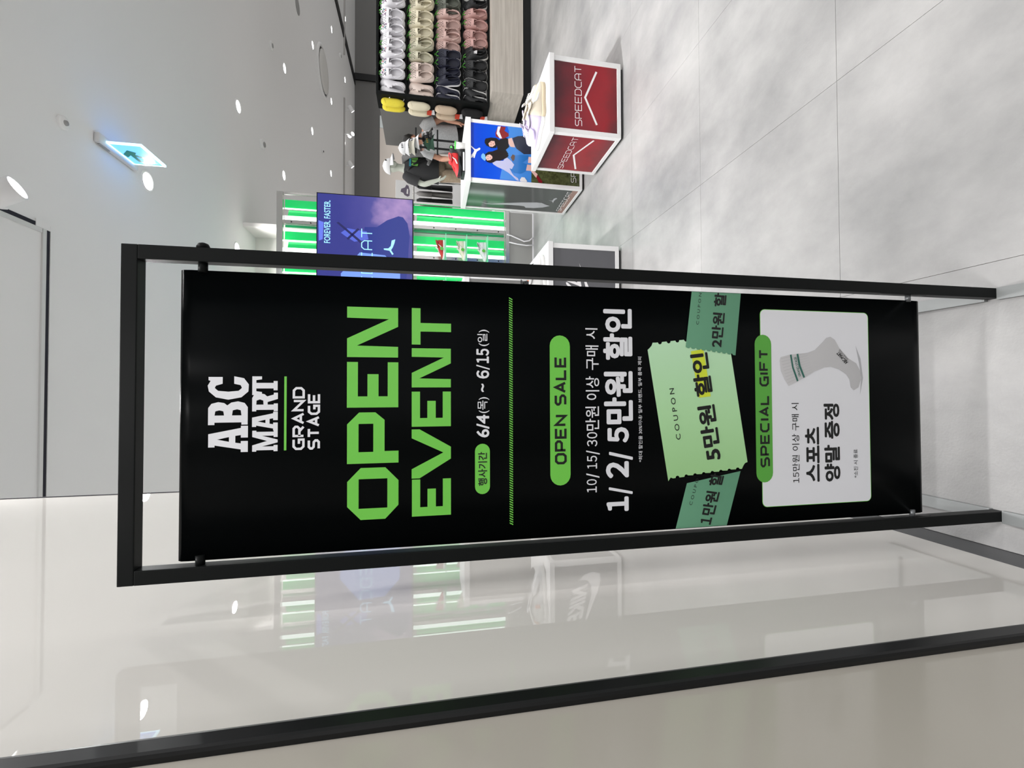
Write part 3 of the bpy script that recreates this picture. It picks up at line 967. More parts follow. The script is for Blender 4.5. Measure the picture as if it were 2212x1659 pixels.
PO = {"grass": [[1.838, 0.49], [1.838, 0.046], [2.315, 0.046], [2.315, 0.475]], "sky2": [[1.846, 0.769], [1.844, 0.586], [1.841, 0.49], [2.315, 0.475], [2.315, 0.703], [2.27, 0.685]], "logo": [[2.114, 1.018], [2.102, 1.003], [2.087, 0.984], [2.088, 0.969], [2.103, 0.946], [2.098, 0.937], [2.086, 0.94], [2.073, 0.959], [2.065, 0.969], [2.042, 0.978], [2.009, 0.988], [2.01, 0.997], [2.028, 0.997], [2.012, 1.006], [2.009, 1.018], [2.033, 1.015], [2.051, 1.001], [2.075, 0.989], [2.089, 1.002], [2.102, 1.018]], "hairB": [[2.172, 0.899], [2.187, 0.891], [2.201, 0.844], [2.2, 0.797], [2.18, 0.768], [2.157, 0.762], [2.13, 0.798], [2.115, 0.798], [2.11, 0.844], [2.127, 0.885], [2.149, 0.9]], "topB": [[2.153, 0.798], [2.191, 0.768], [2.211, 0.715], [2.205, 0.695], [2.164, 0.692], [2.135, 0.686], [2.106, 0.716], [2.07, 0.692], [2.061, 0.722], [2.093, 0.786]], "faceB": [[2.146, 0.868], [2.172, 0.844], [2.172, 0.815], [2.14, 0.808], [2.12, 0.833], [2.121, 0.859]], "sleeveB": [[2.304, 0.785], [2.309, 0.762], [2.306, 0.715], [2.272, 0.727], [2.252, 0.691], [2.229, 0.689], [2.207, 0.727], [2.197, 0.756], [2.214, 0.803], [2.246, 0.806]], "stripeB": [[2.304, 0.785], [2.308, 0.759], [2.261, 0.773], [2.204, 0.748], [2.2, 0.768], [2.241, 0.797]], "waistB": [[2.205, 0.695], [2.217, 0.662], [2.169, 0.644], [2.135, 0.633], [2.136, 0.674], [2.164, 0.692]], "pantsB": [[2.215, 0.656], [2.237, 0.608], [2.244, 0.548], [2.226, 0.494], [2.229, 0.404], [2.086, 0.404], [2.09, 0.489], [2.083, 0.555], [2.124, 0.621], [2.169, 0.644]], "hairA": [[2.05, 0.897], [2.073, 0.868], [2.08, 0.833], [2.101, 0.792], [2.092, 0.768], [2.09, 0.727], [2.058, 0.692], [2.039, 0.704], [2.018, 0.739], [2.004, 0.769], [2.004, 0.798], [1.984, 0.827], [1.977, 0.856], [1.986, 0.885], [2.009, 0.898]], "hatA": [[2.018, 0.932], [2.041, 0.929], [2.057, 0.914], [2.044, 0.897], [2.004, 0.89], [1.99, 0.9], [2.004, 0.92]], "faceA": [[2.021, 0.894], [2.043, 0.879], [2.051, 0.856], [2.038, 0.836], [2.021, 0.833], [2.002, 0.851], [1.996, 0.88]], "shirtA": [[2.036, 0.801], [2.063, 0.792], [2.081, 0.763], [2.061, 0.727], [2.039, 0.704], [2.013, 0.669], [1.981, 0.642], [1.94, 0.663], [1.947, 0.684], [1.908, 0.663], [1.886, 0.645], [1.866, 0.61], [1.843, 0.601], [1.847, 0.622], [1.879, 0.657], [1.906, 0.693], [1.931, 0.74], [1.949, 0.792], [1.969, 0.827], [1.986, 0.836], [2.001, 0.798], [2.007, 0.739], [2.032, 0.722], [2.04, 0.763]], "bagA": [[2.042, 0.674], [2.07, 0.657], [2.064, 0.636], [2.028, 0.639], [2.009, 0.654]], "shortsA": [[1.942, 0.678], [2.003, 0.657], [2.063, 0.645], [2.074, 0.585], [2.075, 0.519], [2.052, 0.514], [2.008, 0.573], [1.997, 0.526], [1.937, 0.538], [1.909, 0.586], [1.91, 0.645]], "leg1": [[2.063, 0.514], [2.07, 0.386], [2.016, 0.386], [2.009, 0.519]], "leg2": [[1.994, 0.532], [1.993, 0.477], [1.938, 0.46], [1.92, 0.435], [1.882, 0.424], [1.886, 0.448], [1.941, 0.496], [1.94, 0.538]], "shoeA": [[1.911, 0.436], [1.891, 0.42], [1.855, 0.39], [1.841, 0.393], [1.845, 0.424], [1.886, 0.445]], "hatheld": [[1.849, 0.595], [1.878, 0.577], [1.877, 0.55], [1.844, 0.526], [1.839, 0.538], [1.84, 0.586]]}
PC = {'grass': (66, 74, 44), 'sky2': (70, 138, 220), 'logo': (245, 246, 250), 'hairB': (32, 28, 30), 'topB': (30, 30, 34), 'faceB': (232, 186, 172), 'sleeveB': (138, 40, 44), 'stripeB': (236, 232, 236), 'waistB': (228, 190, 178), 'pantsB': (52, 56, 72), 'hairA': (34, 26, 26), 'hatA': (122, 186, 240), 'faceA': (236, 190, 178), 'shirtA': (190, 192, 226), 'bagA': (98, 76, 66), 'shortsA': (46, 118, 196), 'leg1': (232, 196, 186), 'leg2': (226, 186, 178), 'shoeA': (126, 28, 40), 'hatheld': (226, 224, 226)}
order = ['sky2', 'grass', 'logo', 'sleeveB', 'stripeB', 'topB', 'hairB', 'faceB', 'waistB', 'leg1', 'leg2', 'pantsB', 'shortsA', 'shirtA', 'hairA', 'faceA', 'hatA', 'bagA', 'shoeA', 'hatheld']
PNAME = {'grass': 'printed_grass', 'sky2': 'printed_haze', 'logo': 'leaping_cat_logo', 'hairB': 'printed_hair', 'topB': 'printed_top', 'faceB': 'printed_face', 'sleeveB': 'printed_sleeve', 'stripeB': 'printed_stripe', 'waistB': 'printed_waist', 'pantsB': 'printed_trousers', 'hairA': 'printed_hair', 'hatA': 'printed_hat', 'faceA': 'printed_face', 'shirtA': 'printed_shirt', 'bagA': 'printed_bag', 'shortsA': 'printed_shorts', 'leg1': 'printed_leg', 'leg2': 'printed_leg', 'shoeA': 'printed_shoe', 'hatheld': 'printed_cap'}
for k, nme in enumerate(order):
    mm = mat('print_' + nme, rgb(*PC[nme]), 0.15) if nme != 'grass' else noisy('print_grass', rgb(44, 50, 30), rgb(92, 100, 62), 40, 0.2)
    shape(PNAME[nme], [PO[nme]], Q(1 + k * 0.5), mm, pf)
# simple facial marks of the two printed faces
for cx, cz in ((2.146, .838), (2.022, .865)):
    merge_shapes('printed_features', [[[(cx - .016, cz + .006), (cx - .006, cz + .006), (cx - .006, cz + .010), (cx - .016, cz + .010)]], [[(cx + .006, cz + .006), (cx + .016, cz + .006), (cx + .016, cz + .010), (cx + .006, cz + .010)]], [[(cx - .007, cz - .014), (cx + .007, cz - .014), (cx + .004, cz - .010), (cx - .004, cz - .010)]]], Q(13), mat('print_feature', rgb(110, 50, 50), 0.2), pf)
tech('lettering', 'SPEEDCaT', (1.868, .080), (2.29, .083), (1.868, .128), Q(13), M_PW, pf, 0.085, 0.16)
K = planeX(1.8130)
FEA = [[4.176, 0.88], [4.198, 0.829], [4.196, 0.78], [4.156, 0.641], [4.119, 0.501], [4.094, 0.359], [4.096, 0.309], [4.128, 0.261], [4.149, 0.215], [4.196, 0.273], [4.222, 0.353], [4.231, 0.437], [4.199, 0.459], [4.193, 0.51], [4.195, 0.634], [4.21, 0.778], [4.21, 0.832]]
M_PG = mat('print_pale_grey', rgb(176, 178, 182), 0.3)
shape('swept_shape', [FEA], K, M_PG, pls)
shape('leaping_cat_logo', [[[4.026, 0.264], [4.031, 0.233], [4.029, 0.223], [3.985, 0.221], [3.965, 0.203], [3.979, 0.189], [4.003, 0.201], [4.038, 0.206], [4.077, 0.202], [4.041, 0.223]]], K, M_PG, pls)
box('colour_band', 1.8125, 1.8135, 3.79, 4.29, 0.047, 0.10, mat('print_rose', rgb(150, 118, 108), 0.2), pls)
tech('lettering', 'SPEEDCaT', (4.245, .076), (3.818, .088), (4.25, .125), planeX(1.8120), M_PW, pls, 0.09, 0.16)

# low pedestal half hidden by the sign, and the tall one behind it
M_GREYF = mat('print_grey', rgb(92, 92, 96), 0.12)
nk, pf, pls = pedestal('display_cube', 'low white framed cube with charcoal panels and a swoosh, half behind the sign', 0.40, 1.052, 2.998, 3.56, 0.553, M_GREYF, M_GREYF)
K = planeY(3.0035)
SW = [[0.546, 0.314], [0.524, 0.292], [0.515, 0.255], [0.524, 0.227], [0.554, 0.221], [0.605, 0.237], [0.706, 0.281], [0.767, 0.306], [0.699, 0.287], [0.603, 0.262], [0.568, 0.264], [0.549, 0.28], [0.547, 0.301]]
sc = lambda p: (0.70 + (p[0] - 0.64) * 1.7, 0.26 + (p[1] - 0.27) * 1.7)
shape('swoosh_logo', [[sc(p) for p in SW]], K, M_PW, pf)
text('lettering', 'NIKE', sc((.562, .276)), sc((.70, .302)), sc((.585, .346)), K, M_PW, pf, 0.05)
tq, pf, pls = pedestal('tall_pedestal', 'tall white framed grey pedestal behind the sign, seen in the glossy wall', 0.40, 1.0, 3.758, 4.32, 1.08, mat('print_midgrey', rgb(120, 120, 118), 0.12), MATS['print_midgrey'], 0.03, 0.045)

# ------------------------------------------------------------------ sneakers
def sneaker(name, label, loc, rotz, cu, cs, ca, cl, L=0.28, H=1.0, tilt=0.0, group=None, lining=None, heel_tab=None, scale_w=1.0):
    """low trainer: sole, upper, tongue, lining, laces, side stripe; toe along local +x"""
    t = thing(name, label, 'shoe', loc, rotz, group, local=True)
    if tilt:
        t.rotation_euler = (0, tilt, rotz)
    T = [0, .03, .10, .22, .36, .48, .60, .72, .84, .93, .98, 1.0]
    W = [.18, .48, .66, .70, .66, .70, .82, .94, .92, .70, .42, .10]
    Hh = [.070, .092, .098, .086, .076, .082, .074, .060, .049, .042, .035, .028]
    W = [a * 0.050 * scale_w for a in W]
    Hh = [a * H for a in Hh]
    nA = 14

    def loft(ws, z0s, z1s, pw):
        vs, fs = [], []
        for tt, wv, z0, z1 in zip(T, ws, z0s, z1s):
            for k in range(nA):
                an = PI * k / (nA - 1)
                cx = math.cos(an)
                sx = max(0.0, math.sin(an))
                vs.append(((tt - .5) * L, wv * math.copysign(abs(cx) ** pw, cx), z0 + (z1 - z0) * sx ** pw))
        n = len(T)
        for i in range(n - 1):
            for k in range(nA - 1):
                a = i * nA + k
                fs.append((a, a + nA, a + nA + 1, a + 1))
            fs.append((i * nA, i * nA + nA - 1, (i + 1) * nA + nA - 1, (i + 1) * nA))
        fs.append(tuple(range(nA)))
        fs.append(tuple(reversed(range((n - 1) * nA, n * nA))))
        return vs, fs
    toe = [0.004, .002, 0, 0, 0, 0, 0, 0, .002, .006, .010, .014]
    vs, fs = loft([a * 1.10 + .002 for a in W], toe, [.030 + z * .6 for z in toe], 0.32)
    mk('sole', vs, fs, cs, t, True)
    vs, fs = loft(W, [.022] * len(T), Hh, 0.72)
    u = mk('upper', vs, fs, cu, t, True)
    # collar, lining, tongue
    ring = []
    for k in range(18):
        a = 2 * PI * k / 18
        x = -.30 * L + .20 * L * math.cos(a)
        ring.append((x, .029 * math.sin(a) * scale_w, (.093 - .012 * math.cos(a) * 1.0) * H - (.004 if abs(math.cos(a)) < .5 else 0)))
    tube('collar', ring, .0055, cu, t, 6, closed=True)
    mk('lining', [(x, y * .95, z - .001) for x, y, z in ring], [tuple(range(18))], lining or mat('shoe_lining', rgb(70, 68, 68), 0.9), t)
    tube('tongue', [(-.02 * L, 0, .080 * H), (-.08 * L, 0, .098 * H), (-.12 * L, 0, .108 * H)], [(.004, .016), (.0045, .019), (.003, .016)], cl, t, 8, lateral=(0, 0, 1))
    vs, fs = [], []
    for k in range(5):
        x = (.0 + .055 * k) * L
        z = (.087 - .0042 * k) * H
        v2, f2 = tube_vf([(x, -.017, z - .009), (x + .005, 0, z - .001), (x, .017, z - .009)], .0028, 5)
        fs += [tuple(i + len(vs) for i in f) for f in f2]
        vs += v2
    mk('laces', vs, fs, cl, t, True)
    # curved stripe on both flanks
    for s in (-1, 1):
        pts = []
        for k in range(9):
            a = k / 8
            x = (-.22 + .40 * a) * L
            i = a
            wv = (.70 + .12 * a) * .050 * scale_w
            z = (.036 + .030 * (1 - a) ** 1.5 + (.012 if k < 2 else 0)) * H
            pts.append((x, s * (wv * .97), z))
        tube('side_stripe', pts, [(.0022, .002 + .006 * math.sin(PI * k / 8)) for k in range(9)], ca, t, 6, lateral=(0, s, 0))
    if heel_tab:
        box('heel_tab', -.505 * L, -.47 * L, -.012, .012, .055, .09, heel_tab, t, .002)
    return t


def sm(n, r, g, b, rough=0.55):
    return mat(n, rgb(r, g, b), rough)


CREAM, CREAM2, LAV = sm('canvas_cream', 222, 212, 194), sm('rubber_cream', 200, 186, 160), sm('mesh_lavender', 210, 200, 224)
LAV2, WHT = sm('lavender_trim', 168, 156, 196), sm('rubber_white', 224, 224, 222)
TOPC = 0.553
sneaker('sneaker', 'cream sneaker with a tan sole at the front of the red cube top', (2.105, 3.075, TOPC), math.radians(8), CREAM, CREAM2, WHT, WHT, 0.28, 1.25, group='sneakers on the red cube')
sneaker('sneaker', 'cream sneaker standing behind the other cream one on the red cube', (2.175, 3.215, TOPC), math.radians(4), CREAM, CREAM2, WHT, WHT, 0.28, 1.25, group='sneakers on the red cube')
sneaker('sneaker', 'pale lavender sneaker at the left front of the red cube top', (1.925, 3.165, TOPC), math.radians(118), LAV, WHT, LAV2, LAV, 0.27, 1.25, group='sneakers on the red cube')
sneaker('sneaker', 'pale lavender sneaker at the back of the red cube top', (2.045, 3.33, TOPC), math.radians(112), LAV, WHT, LAV2, LAV, 0.27, 1.25, group='sneakers on the red cube')
# shoes on the tall pedestal
RED, BLK = sm('suede_red', 214, 40, 44), sm('suede_black', 26, 27, 28)
stand = thing('shoe_riser', 'low black riser with a white strip on the tall pedestal', 'riser', (2.0, 3.865, 1.065))
box('base', 1.895, 2.075, 3.79, 3.94, 1.065, 1.093, M_BLACK, stand, 0.003)
box('price_strip', 1.905, 2.065, 3.7885, 3.79, 1.072, 1.085, M_PW, stand)
sneaker('sneaker', 'red suede sneaker on the black riser of the tall pedestal', (1.985, 3.865, 1.093), math.radians(200), RED, BLK, WHT, RED, 0.25, group='sneakers on the tall pedestal')
sneaker('sneaker', 'black sneaker with green lining beside the red one on the tall pedestal', (2.145, 3.93, 1.065), math.radians(232), BLK, BLK, WHT, BLK, 0.26, H=1.15, group='sneakers on the tall pedestal', lining=sm('lining_green', 70, 200, 70))
bcup = thing('cup', 'white cup lined in green standing on the tall pedestal', 'cup', (2.125, 3.80, 1.065))
lathe('wall', [(.022, 0), (.030, .085), (.027, .085), (.020, .004)], WHT, bcup, 18, (2.125, 3.80, 1.065))
lathe('rim', [(.0275, .070), (.0275, .0845)], MATS['lining_green'], bcup, 18, (2.125, 3.80, 1.065), cap=False)
tube('green_edge', [(2.125 + .0285 * math.cos(2 * PI * k / 16), 3.80 + .0285 * math.sin(2 * PI * k / 16), 1.065 + .085) for k in range(16)], .005, MATS['lining_green'], bcup, 6, closed=True)
# shoes on the half hidden cube
BL2, GRY, ORG = sm('shoe_black_gloss', 30, 30, 32, 0.25), sm('shoe_pale_grey', 206, 208, 210), sm('shoe_orange', 226, 120, 60)
sneaker('sneaker', 'black and grey runner with an orange heel on the charcoal cube', (0.62, 3.12, TOPC), math.radians(165), GRY, WHT, BL2, BL2, 0.30, 1.3, heel_tab=ORG, group='runners on the charcoal cube')
sneaker('sneaker', 'black and grey runner at the back of the charcoal cube', (0.70, 3.30, TOPC), math.radians(165), BL2, WHT, GRY, BL2, 0.30, 1.3, heel_tab=ORG, group='runners on the charcoal cube')
sneaker('sneaker', 'white and orange runner on the charcoal cube, seen between the sign post and the poster', (0.86, 3.10, TOPC), math.radians(20), WHT, WHT, ORG, BL2, 0.30, 1.25, heel_tab=ORG, group='runners on the charcoal cube')

# ------------------------------------------------------------------ clog rack
gd = thing('shoe_rack', 'black slatted rack on a pale wood base hung with clogs', 'shoe rack', (4.9, 6.3, 0))
box('plinth', 4.06, 7.4, 5.82, 7.3, 0.0, 0.118, M_BLACK, gd)
box('wood_base', 4.0, 7.46, 5.77, 7.36, 0.118, 0.545, M_WOOD, gd, 0.003)
box('back_panel', 3.97, 7.4, 6.12, 6.16, 0.56, 2.04, M_BLACK, gd)
box('side_post', 3.93, 3.97, 5.98, 6.30, 0.546, 2.05, M_FRAME, gd, 0.003)
box('top_rail', 3.97, 7.4, 5.98, 6.14, 2.02, 2.05, M_FRAME, gd, 0.003)
box('bottom_rail', 3.97, 7.4, 5.98, 6.14, 0.546, 0.575, M_FRAME, gd, 0.003)
for z in (2.005, 1.652, 1.295, 0.925):
    box('hook_bar', 3.972, 7.38, 6.085, 6.12, z - 0.012, z + 0.012, M_FRAME, gd)
box('side_panel', 3.975, 3.985, 6.30, 7.30, 0.546, 2.04, M_DARKWALL, gd)
box('price_rail', 3.972, 7.38, 6.03, 6.045, 0.577, 0.60, M_PW, gd)


def clog_meshes():
    """one clog: toe up (+z), sole towards +y, upper towards -y"""
    L = 0.30
    S = [0, .03, .08, .16, .26, .36, .46, .56, .68, .80, .90, .96, 1.0]
    Wd = [.30, .66, .86, .94, .94, .92, .96, 1.04, 1.14, 1.14, .98, .70, .22]
    Ht = [.035, .045, .052, .056, .060, .072, .092, .098, .090, .076, .058, .044, .026]
    nA = 15
    body_v, body_f, sole_v, sole_f = [], [], [], []
    for s, wv, h in zip(S, Wd, Ht):
        wv *= 0.055
        for k in range(nA):
            a = PI * k / (nA - 1)
            cx, sx = math.cos(a), max(0.0, math.sin(a))
            body_v.append((wv * math.copysign(abs(cx) ** .75, cx), -0.018 - (h - .018) * sx ** .75, (s - .5) * L))
    n = len(S)
    for i in range(n - 1):
        sm_ = (S[i] + S[i + 1]) / 2
        for k in range(nA - 1):
            cut_ = 0
            if 0.04 < sm_ < 0.52:
                cut_ = int(round(3.6 * math.sin(PI * min(1, (sm_ - .02) / .5)) ** .5)) + 1
            if cut_ and (nA - 1) / 2 - cut_ <= k + .5 <= (nA - 1) / 2 + cut_:
                continue
            a = i * nA + k
            body_f.append((a, a + 1, a + nA + 1, a + nA))
    # foot bed inside
    m0 = len(body_v)
    for s, wv in zip(S, Wd):
        for sx in (-1, 1):
            body_v.append((sx * wv * .052, -0.020, (s - .5) * L))
    for i in range(n - 1):
        a = m0 + 2 * i
        body_f.append((a, a + 2, a + 3, a + 1))
    # sole slab
    for y in (-0.019, 0.0):
        for s, wv in zip(S, Wd):
            for sx in (-1, 1):
                sole_v.append((sx * (wv * .057 + .001), y, (s - .5) * (L + .004)))
    q = 2 * n
    for i in range(n - 1):
        a = 2 * i
        sole_f += [(a, a + 1, a + 3, a + 2), (q + a + 1, q + a, q + a + 2, q + a + 3), (a, a + 2, q + a + 2, q + a), (a + 1, q + a + 1, q + a + 3, a + 3)]
    sole_f += [(0, q, q + 1, 1), (2 * n - 2, 2 * n - 1, q + 2 * n - 1, q + 2 * n - 2)]
    # rim around the opening
    rim = []
    for k in range(20):
        a = 2 * PI * k / 20
        z = -0.062 + 0.078 * math.cos(a)
        s = z / L + .5
        x = .043 * math.sin(a)
        y = -0.047 - .033 * max(0, (s - .1)) ** 1.2 * 1.9
        rim.append((x, y, z))
    rv, rf = tube_vf(rim, .0042, 6, True)
    # vent holes on the toe: small dark discs lying on the shell
    hv, hf = [], []
    for (x, z) in [(-.034, .06), (-.012, .058), (.012, .058), (.03, .06), (-.024, .078), (0, .076), (.024, .078), (-.03, .096), (-.011, .096), (.011, .096), (.03, .096), (-.018, .113), (.018, .113)]:
        s = z / L + .5
        i = max(j for j in range(n) if S[j] <= s)
        f = (s - S[i]) / (S[i + 1] - S[i])
        wv = (Wd[i] * (1 - f) + Wd[i + 1] * f) * .055
        h = Ht[i] * (1 - f) + Ht[i + 1] * f
        cx = (abs(x) / wv) ** (1 / .75)
        sx = math.sqrt(max(0, 1 - cx * cx))
        y = -0.018 - (h - .018) * sx ** .75 - .0012
        m1 = len(hv)
        for k in range(6):
            a = 2 * PI * k / 6
            dx = .0056 * math.cos(a)
            dz = .0056 * math.sin(a)
            hv.append((x + dx, y + abs(x) * dx * math.copysign(18, x), z + dz - 0))
        hf.append(tuple(m1 + k for k in range(6)))
    # heel strap, folded back round the heel
    st_ = []
    for k in range(11):
        a = PI * k / 10
        st_.append((.054 * math.cos(a), -.050 - .004 * math.sin(a), -.045 - .098 * math.sin(a)))
    sv, sf = tube_vf(st_, [(.010, .0028)] * 11, 6, lateral=(0, 1, 0))
    # green hanger clip over the toe
    gv, gf = [], []
    for path in ([(0, .01, .185), (0, -.012, .172), (0, -.04, .158)], [(0, -.04, .158), (.016, -.058, .140), (.024, -.064, .118)], [(0, -.04, .158), (-.016, -.058, .140), (-.024, -.064, .118)], [(-.012, -.008, .176), (.012, -.008, .176)]):
        v2, f2 = tube_vf(path, .0042, 5)
        gf += [tuple(i + len(gv) for i in f) for f in f2]
        gv += v2
    return dict(body=(body_v, body_f), sole=(sole_v, sole_f), rim=(rv, rf), holes=(hv, hf), strap=(sv, sf), hanger=(gv, gf))


CM = clog_meshes()
M_HANG = mat('hanger_green', rgb(96, 190, 72), 0.4)
M_CHARM = [sm('charm_pink', 226, 150, 160), sm('charm_violet', 150, 110, 150), sm('charm_teal', 110, 160, 170), sm('charm_grey', 120, 118, 126)]
CLOGC = {'white': ((236, 234, 238), (214, 212, 216)), 'cream': ((224, 216, 190), (212, 204, 178)), 'sage': ((206, 202, 178), (196, 192, 168)), 'blush': ((226, 208, 198), (214, 196, 186)), 'olive': ((104, 108, 98), (92, 96, 86)), 'rose': ((208, 176, 168), (198, 166, 158)), 'pink': ((200, 158, 152), (188, 146, 140)), 'navy': ((34, 36, 54), (232, 230, 230)), 'black': ((34, 35, 37), (232, 232, 230))}
PROTO = {}
SHARED = {}


def clog(colour, label, x, y, z, rx, ry, rz, hanger, charms, tagged):
    key = (colour, hanger, charms)
    if key in PROTO:
        t = copy_tree(PROTO[key])
        t['label'] = label
    else:
        cb, cs_ = CLOGC[colour]
        mb = sm('clog_' + colour, *cb, 0.5)
        ms = sm('clog_sole_' + colour, *cs_, 0.5)
        mh = sm('clog_hole_' + colour, *[int(v * .38) for v in cb], 0.8)
        t = thing('clog', label, 'shoe', local=True)
        mk('upper', *CM['body'], mb, t, True)
        mk('rim', *CM['rim'], mb, t, True)
        mk('sole', *CM['sole'], ms, t)
        mk('vent_holes', *CM['holes'], mh, t)
        mk('heel_strap', *CM['strap'], mb, t, True)
        if hanger:
            mk('hanger', *CM['hanger'], M_HANG, t, True)
        if charms:
            for k, (cx, cz, cy) in enumerate([(-.022, .07, -.088), (.02, .085, -.08), (-.004, .10, -.078), (.012, .062, -.094), (-.028, .095, -.070)]):
                ball('charm', (cx, cy, cz), (.009, .004, .009), M_CHARM[(k + charms) % 4], t, 8, 6)
        PROTO[key] = t
    t.location = (x, y, z)
    t.rotation_euler = (rx, ry, rz)
    t.scale = (1.1, 1.1, 1.1)
    if tagged:
        mk('price_tag', [(-.02, -.075, -.02), (.028, -.082, -.03), (.03, -.085, .012), (-.018, -.078, .02)], [(0, 1, 2, 3)], M_PW, t)
    return t


ORD = ['first', 'second', 'third', 'fourth', 'fifth', 'sixth', 'seventh', 'eighth', 'ninth', 'tenth', 'eleventh', 'twelfth', 'thirteenth', 'fourteenth', 'fifteenth']
ROWS = [('top', 1.835, [('white', x, d, c) for x, d, c in ((5.40, 0, 1), (5.27, 1, 0), (5.15, 0, 1), (5.03, 0, 1), (4.93, 1, 0), (4.80, 0, 2), (4.70, 1, 0), (4.60, 0, 0), (4.47, 0, 1), (4.34, 0, 2), (4.22, 0, 3), (4.11, 1, 0), (4.02, 2, 0))]),
        ('second', 1.462, [('cream', 5.40, 0, 0), ('cream', 5.27, 1, 0), ('cream', 5.16, 0, 0), ('cream', 5.05, 0, 0), ('cream', 4.93, 0, 0), ('cream', 4.81, 0, 0), ('cream', 4.70, 1, 0), ('sage', 4.62, 0, 0), ('sage', 4.49, 0, 0), ('blush', 4.35, 0, 0), ('blush', 4.22, 0, 0), ('blush', 4.11, 1, 0), ('blush', 4.03, 2, 0)]),
        ('third', 1.105, [('olive', 5.44, 0, 0), ('olive', 5.28, 0, 0), ('olive', 5.19, 1, 0), ('rose', 5.11, 0, 0), ('rose', 4.99, 0, 0), ('rose', 4.90, 1, 0), ('rose', 4.80, 0, 0), ('rose', 4.70, 1, 0), ('navy', 4.58, 0, 0), ('navy', 4.47, 0, 0), ('navy', 4.33, 1, 0), ('navy', 4.20, 0, 0), ('navy', 4.11, 1, 0), ('navy', 4.03, 2, 0)]),
        ('bottom', 0.735, [('black', 5.44, 0, 0), ('black', 5.31, 1, 0), ('pink', 5.17, 0, 0), ('pink', 5.04, 0, 0), ('pink', 4.91, 1, 0), ('pink', 4.78, 0, 0), ('black', 4.66, 1, 0), ('black', 4.59, 0, 0), ('black', 4.48, 0, 0), ('black', 4.35, 1, 0), ('black', 4.22, 0, 0), ('black', 4.12, 1, 0), ('black', 4.05, 2, 0)])]
rnd = random.Random(3)
for rname, z, items in ROWS:
    cnt = len(items)
    for k, (colour, x, d, charms) in enumerate(items):
        left_i = cnt - 1 - k
        edge = d >= 1 and x < 4.15
        ry = rnd.uniform(-.10, .10)
        rz = (-1.15 if edge else (rnd.choice([-.30, -.5, .05, .25]) + rnd.uniform(-.1, .1)))
        yy = 6.015 + 0.02 * d + (0.02 if edge else 0)
        tagged = rname == 'bottom' and abs(x - 4.59) < .01
        lab = '%s perforated clog, %s from the left in the %s row of the rack' % (colour if colour not in ('rose', 'pink') else ('pale rose' if colour == 'rose' else 'dusty pink'), ORD[left_i], rname)
        t = clog(colour, lab, x, yy, z + rnd.uniform(-.006, .006), -0.22 + rnd.uniform(-.05, .05), ry, rz, d == 0, charms, tagged)
        t['group'] = 'clogs in the %s row' % rname
        if d == 0:
            tube('peg', [(x, 6.10, min(z + .192, 2.008)), (x, 5.985, min(z + .196, 2.012))], .005, M_BLACK, gd, 6)


# padded slippers hung on the end of the rack
def slipper(label, colour, y, z, ang, H=.30):
    t = thing('slipper', label, 'slipper', (3.935, y, z), ang, local=True, group='slippers on the end of the clog rack')
    bm = bmesh.new()
    bmesh.ops.create_uvsphere(bm, u_segments=20, v_segments=14, radius=1)
    for v_ in bm.verts:
        x_, y_, z_ = v_.co
        k_ = 1 + .10 * math.sin(z_ * 9 + x_ * 4) * .3
        v_.co = Vector((math.copysign(abs(x_) ** .8, x_) * .052 * k_ * (1 + .12 * z_), math.copysign(abs(y_) ** .8, y_) * .042 * k_, math.copysign(abs(z_) ** .62, z_) * H / 2))
    from_bm('padded_upper', bm, colour, t, True)
    bm = bmesh.new()
    bmesh.ops.create_uvsphere(bm, u_segments=18, v_segments=10, radius=1)
    for v_ in bm.verts:
        x_, y_, z_ = v_.co
        v_.co = Vector((x_ * .055 + .0, math.copysign(abs(y_) ** .7, y_) * .012 + .034, math.copysign(abs(z_) ** .6, z_) * (H / 2 + .004)))
    from_bm('sole', bm, colour, t, True)
    for k_ in range(3):
        zz = .09 - .055 * k_
        tube('quilt_seam', [(-.045, -.020, zz + .02), (-.01, -.041, zz), (.03, -.034, zz + .022)], .0022, colour, t, 5)
    return t


YEL, SCR, BEI, SBK = sm('slipper_yellow', 236, 218, 70, .8), sm('slipper_cream', 226, 216, 190, .8), sm('slipper_beige', 206, 184, 160, .8), sm('slipper_black', 22, 22, 24, .8)
M_TAG = sm('tag_red', 206, 66, 40)
sl = [slipper('yellow padded slipper at the top of the rack end', YEL, 6.09, 1.845, -0.55), slipper('yellow padded slipper behind the other yellow one on the rack end', YEL, 6.20, 1.84, -0.6),
      slipper('cream padded slipper, front one of the pair on the rack end', SCR, 6.08, 1.50, -0.5), slipper('cream padded slipper, rear one of the pair on the rack end', SCR, 6.21, 1.495, -0.5),
      slipper('beige padded slipper, front one of the pair on the rack end', BEI, 6.10, 1.135, -0.5), slipper('beige padded slipper, rear one of the pair on the rack end', BEI, 6.23, 1.12, -0.5),
      slipper('black padded slipper at the bottom of the rack end', SBK, 6.10, 0.775, -0.5), slipper('black padded slipper behind the front black one on the rack end', SBK, 6.22, 0.77, -0.5)]
for s_ in sl:
    s_.location.x = 3.885 if 'yellow' not in s_['label'] else 3.90
for s_, dz in ((sl[3], -.16), (sl[5], -.17), (sl[7], -.17)):
    mk('hang_tag', [(-.03, -.05, dz), (.03, -.055, dz - .01), (.032, -.055, dz + .055), (-.028, -.05, dz + .06)], [(0, 1, 2, 3)], M_TAG, s_)
    mk('hang_tag_back', [(-.02, -.045, dz - .05), (.04, -.05, dz - .04), (.03, -.05, dz + .0), (-.02, -.045, dz)], [(0, 1, 2, 3)], M_PW, s_)

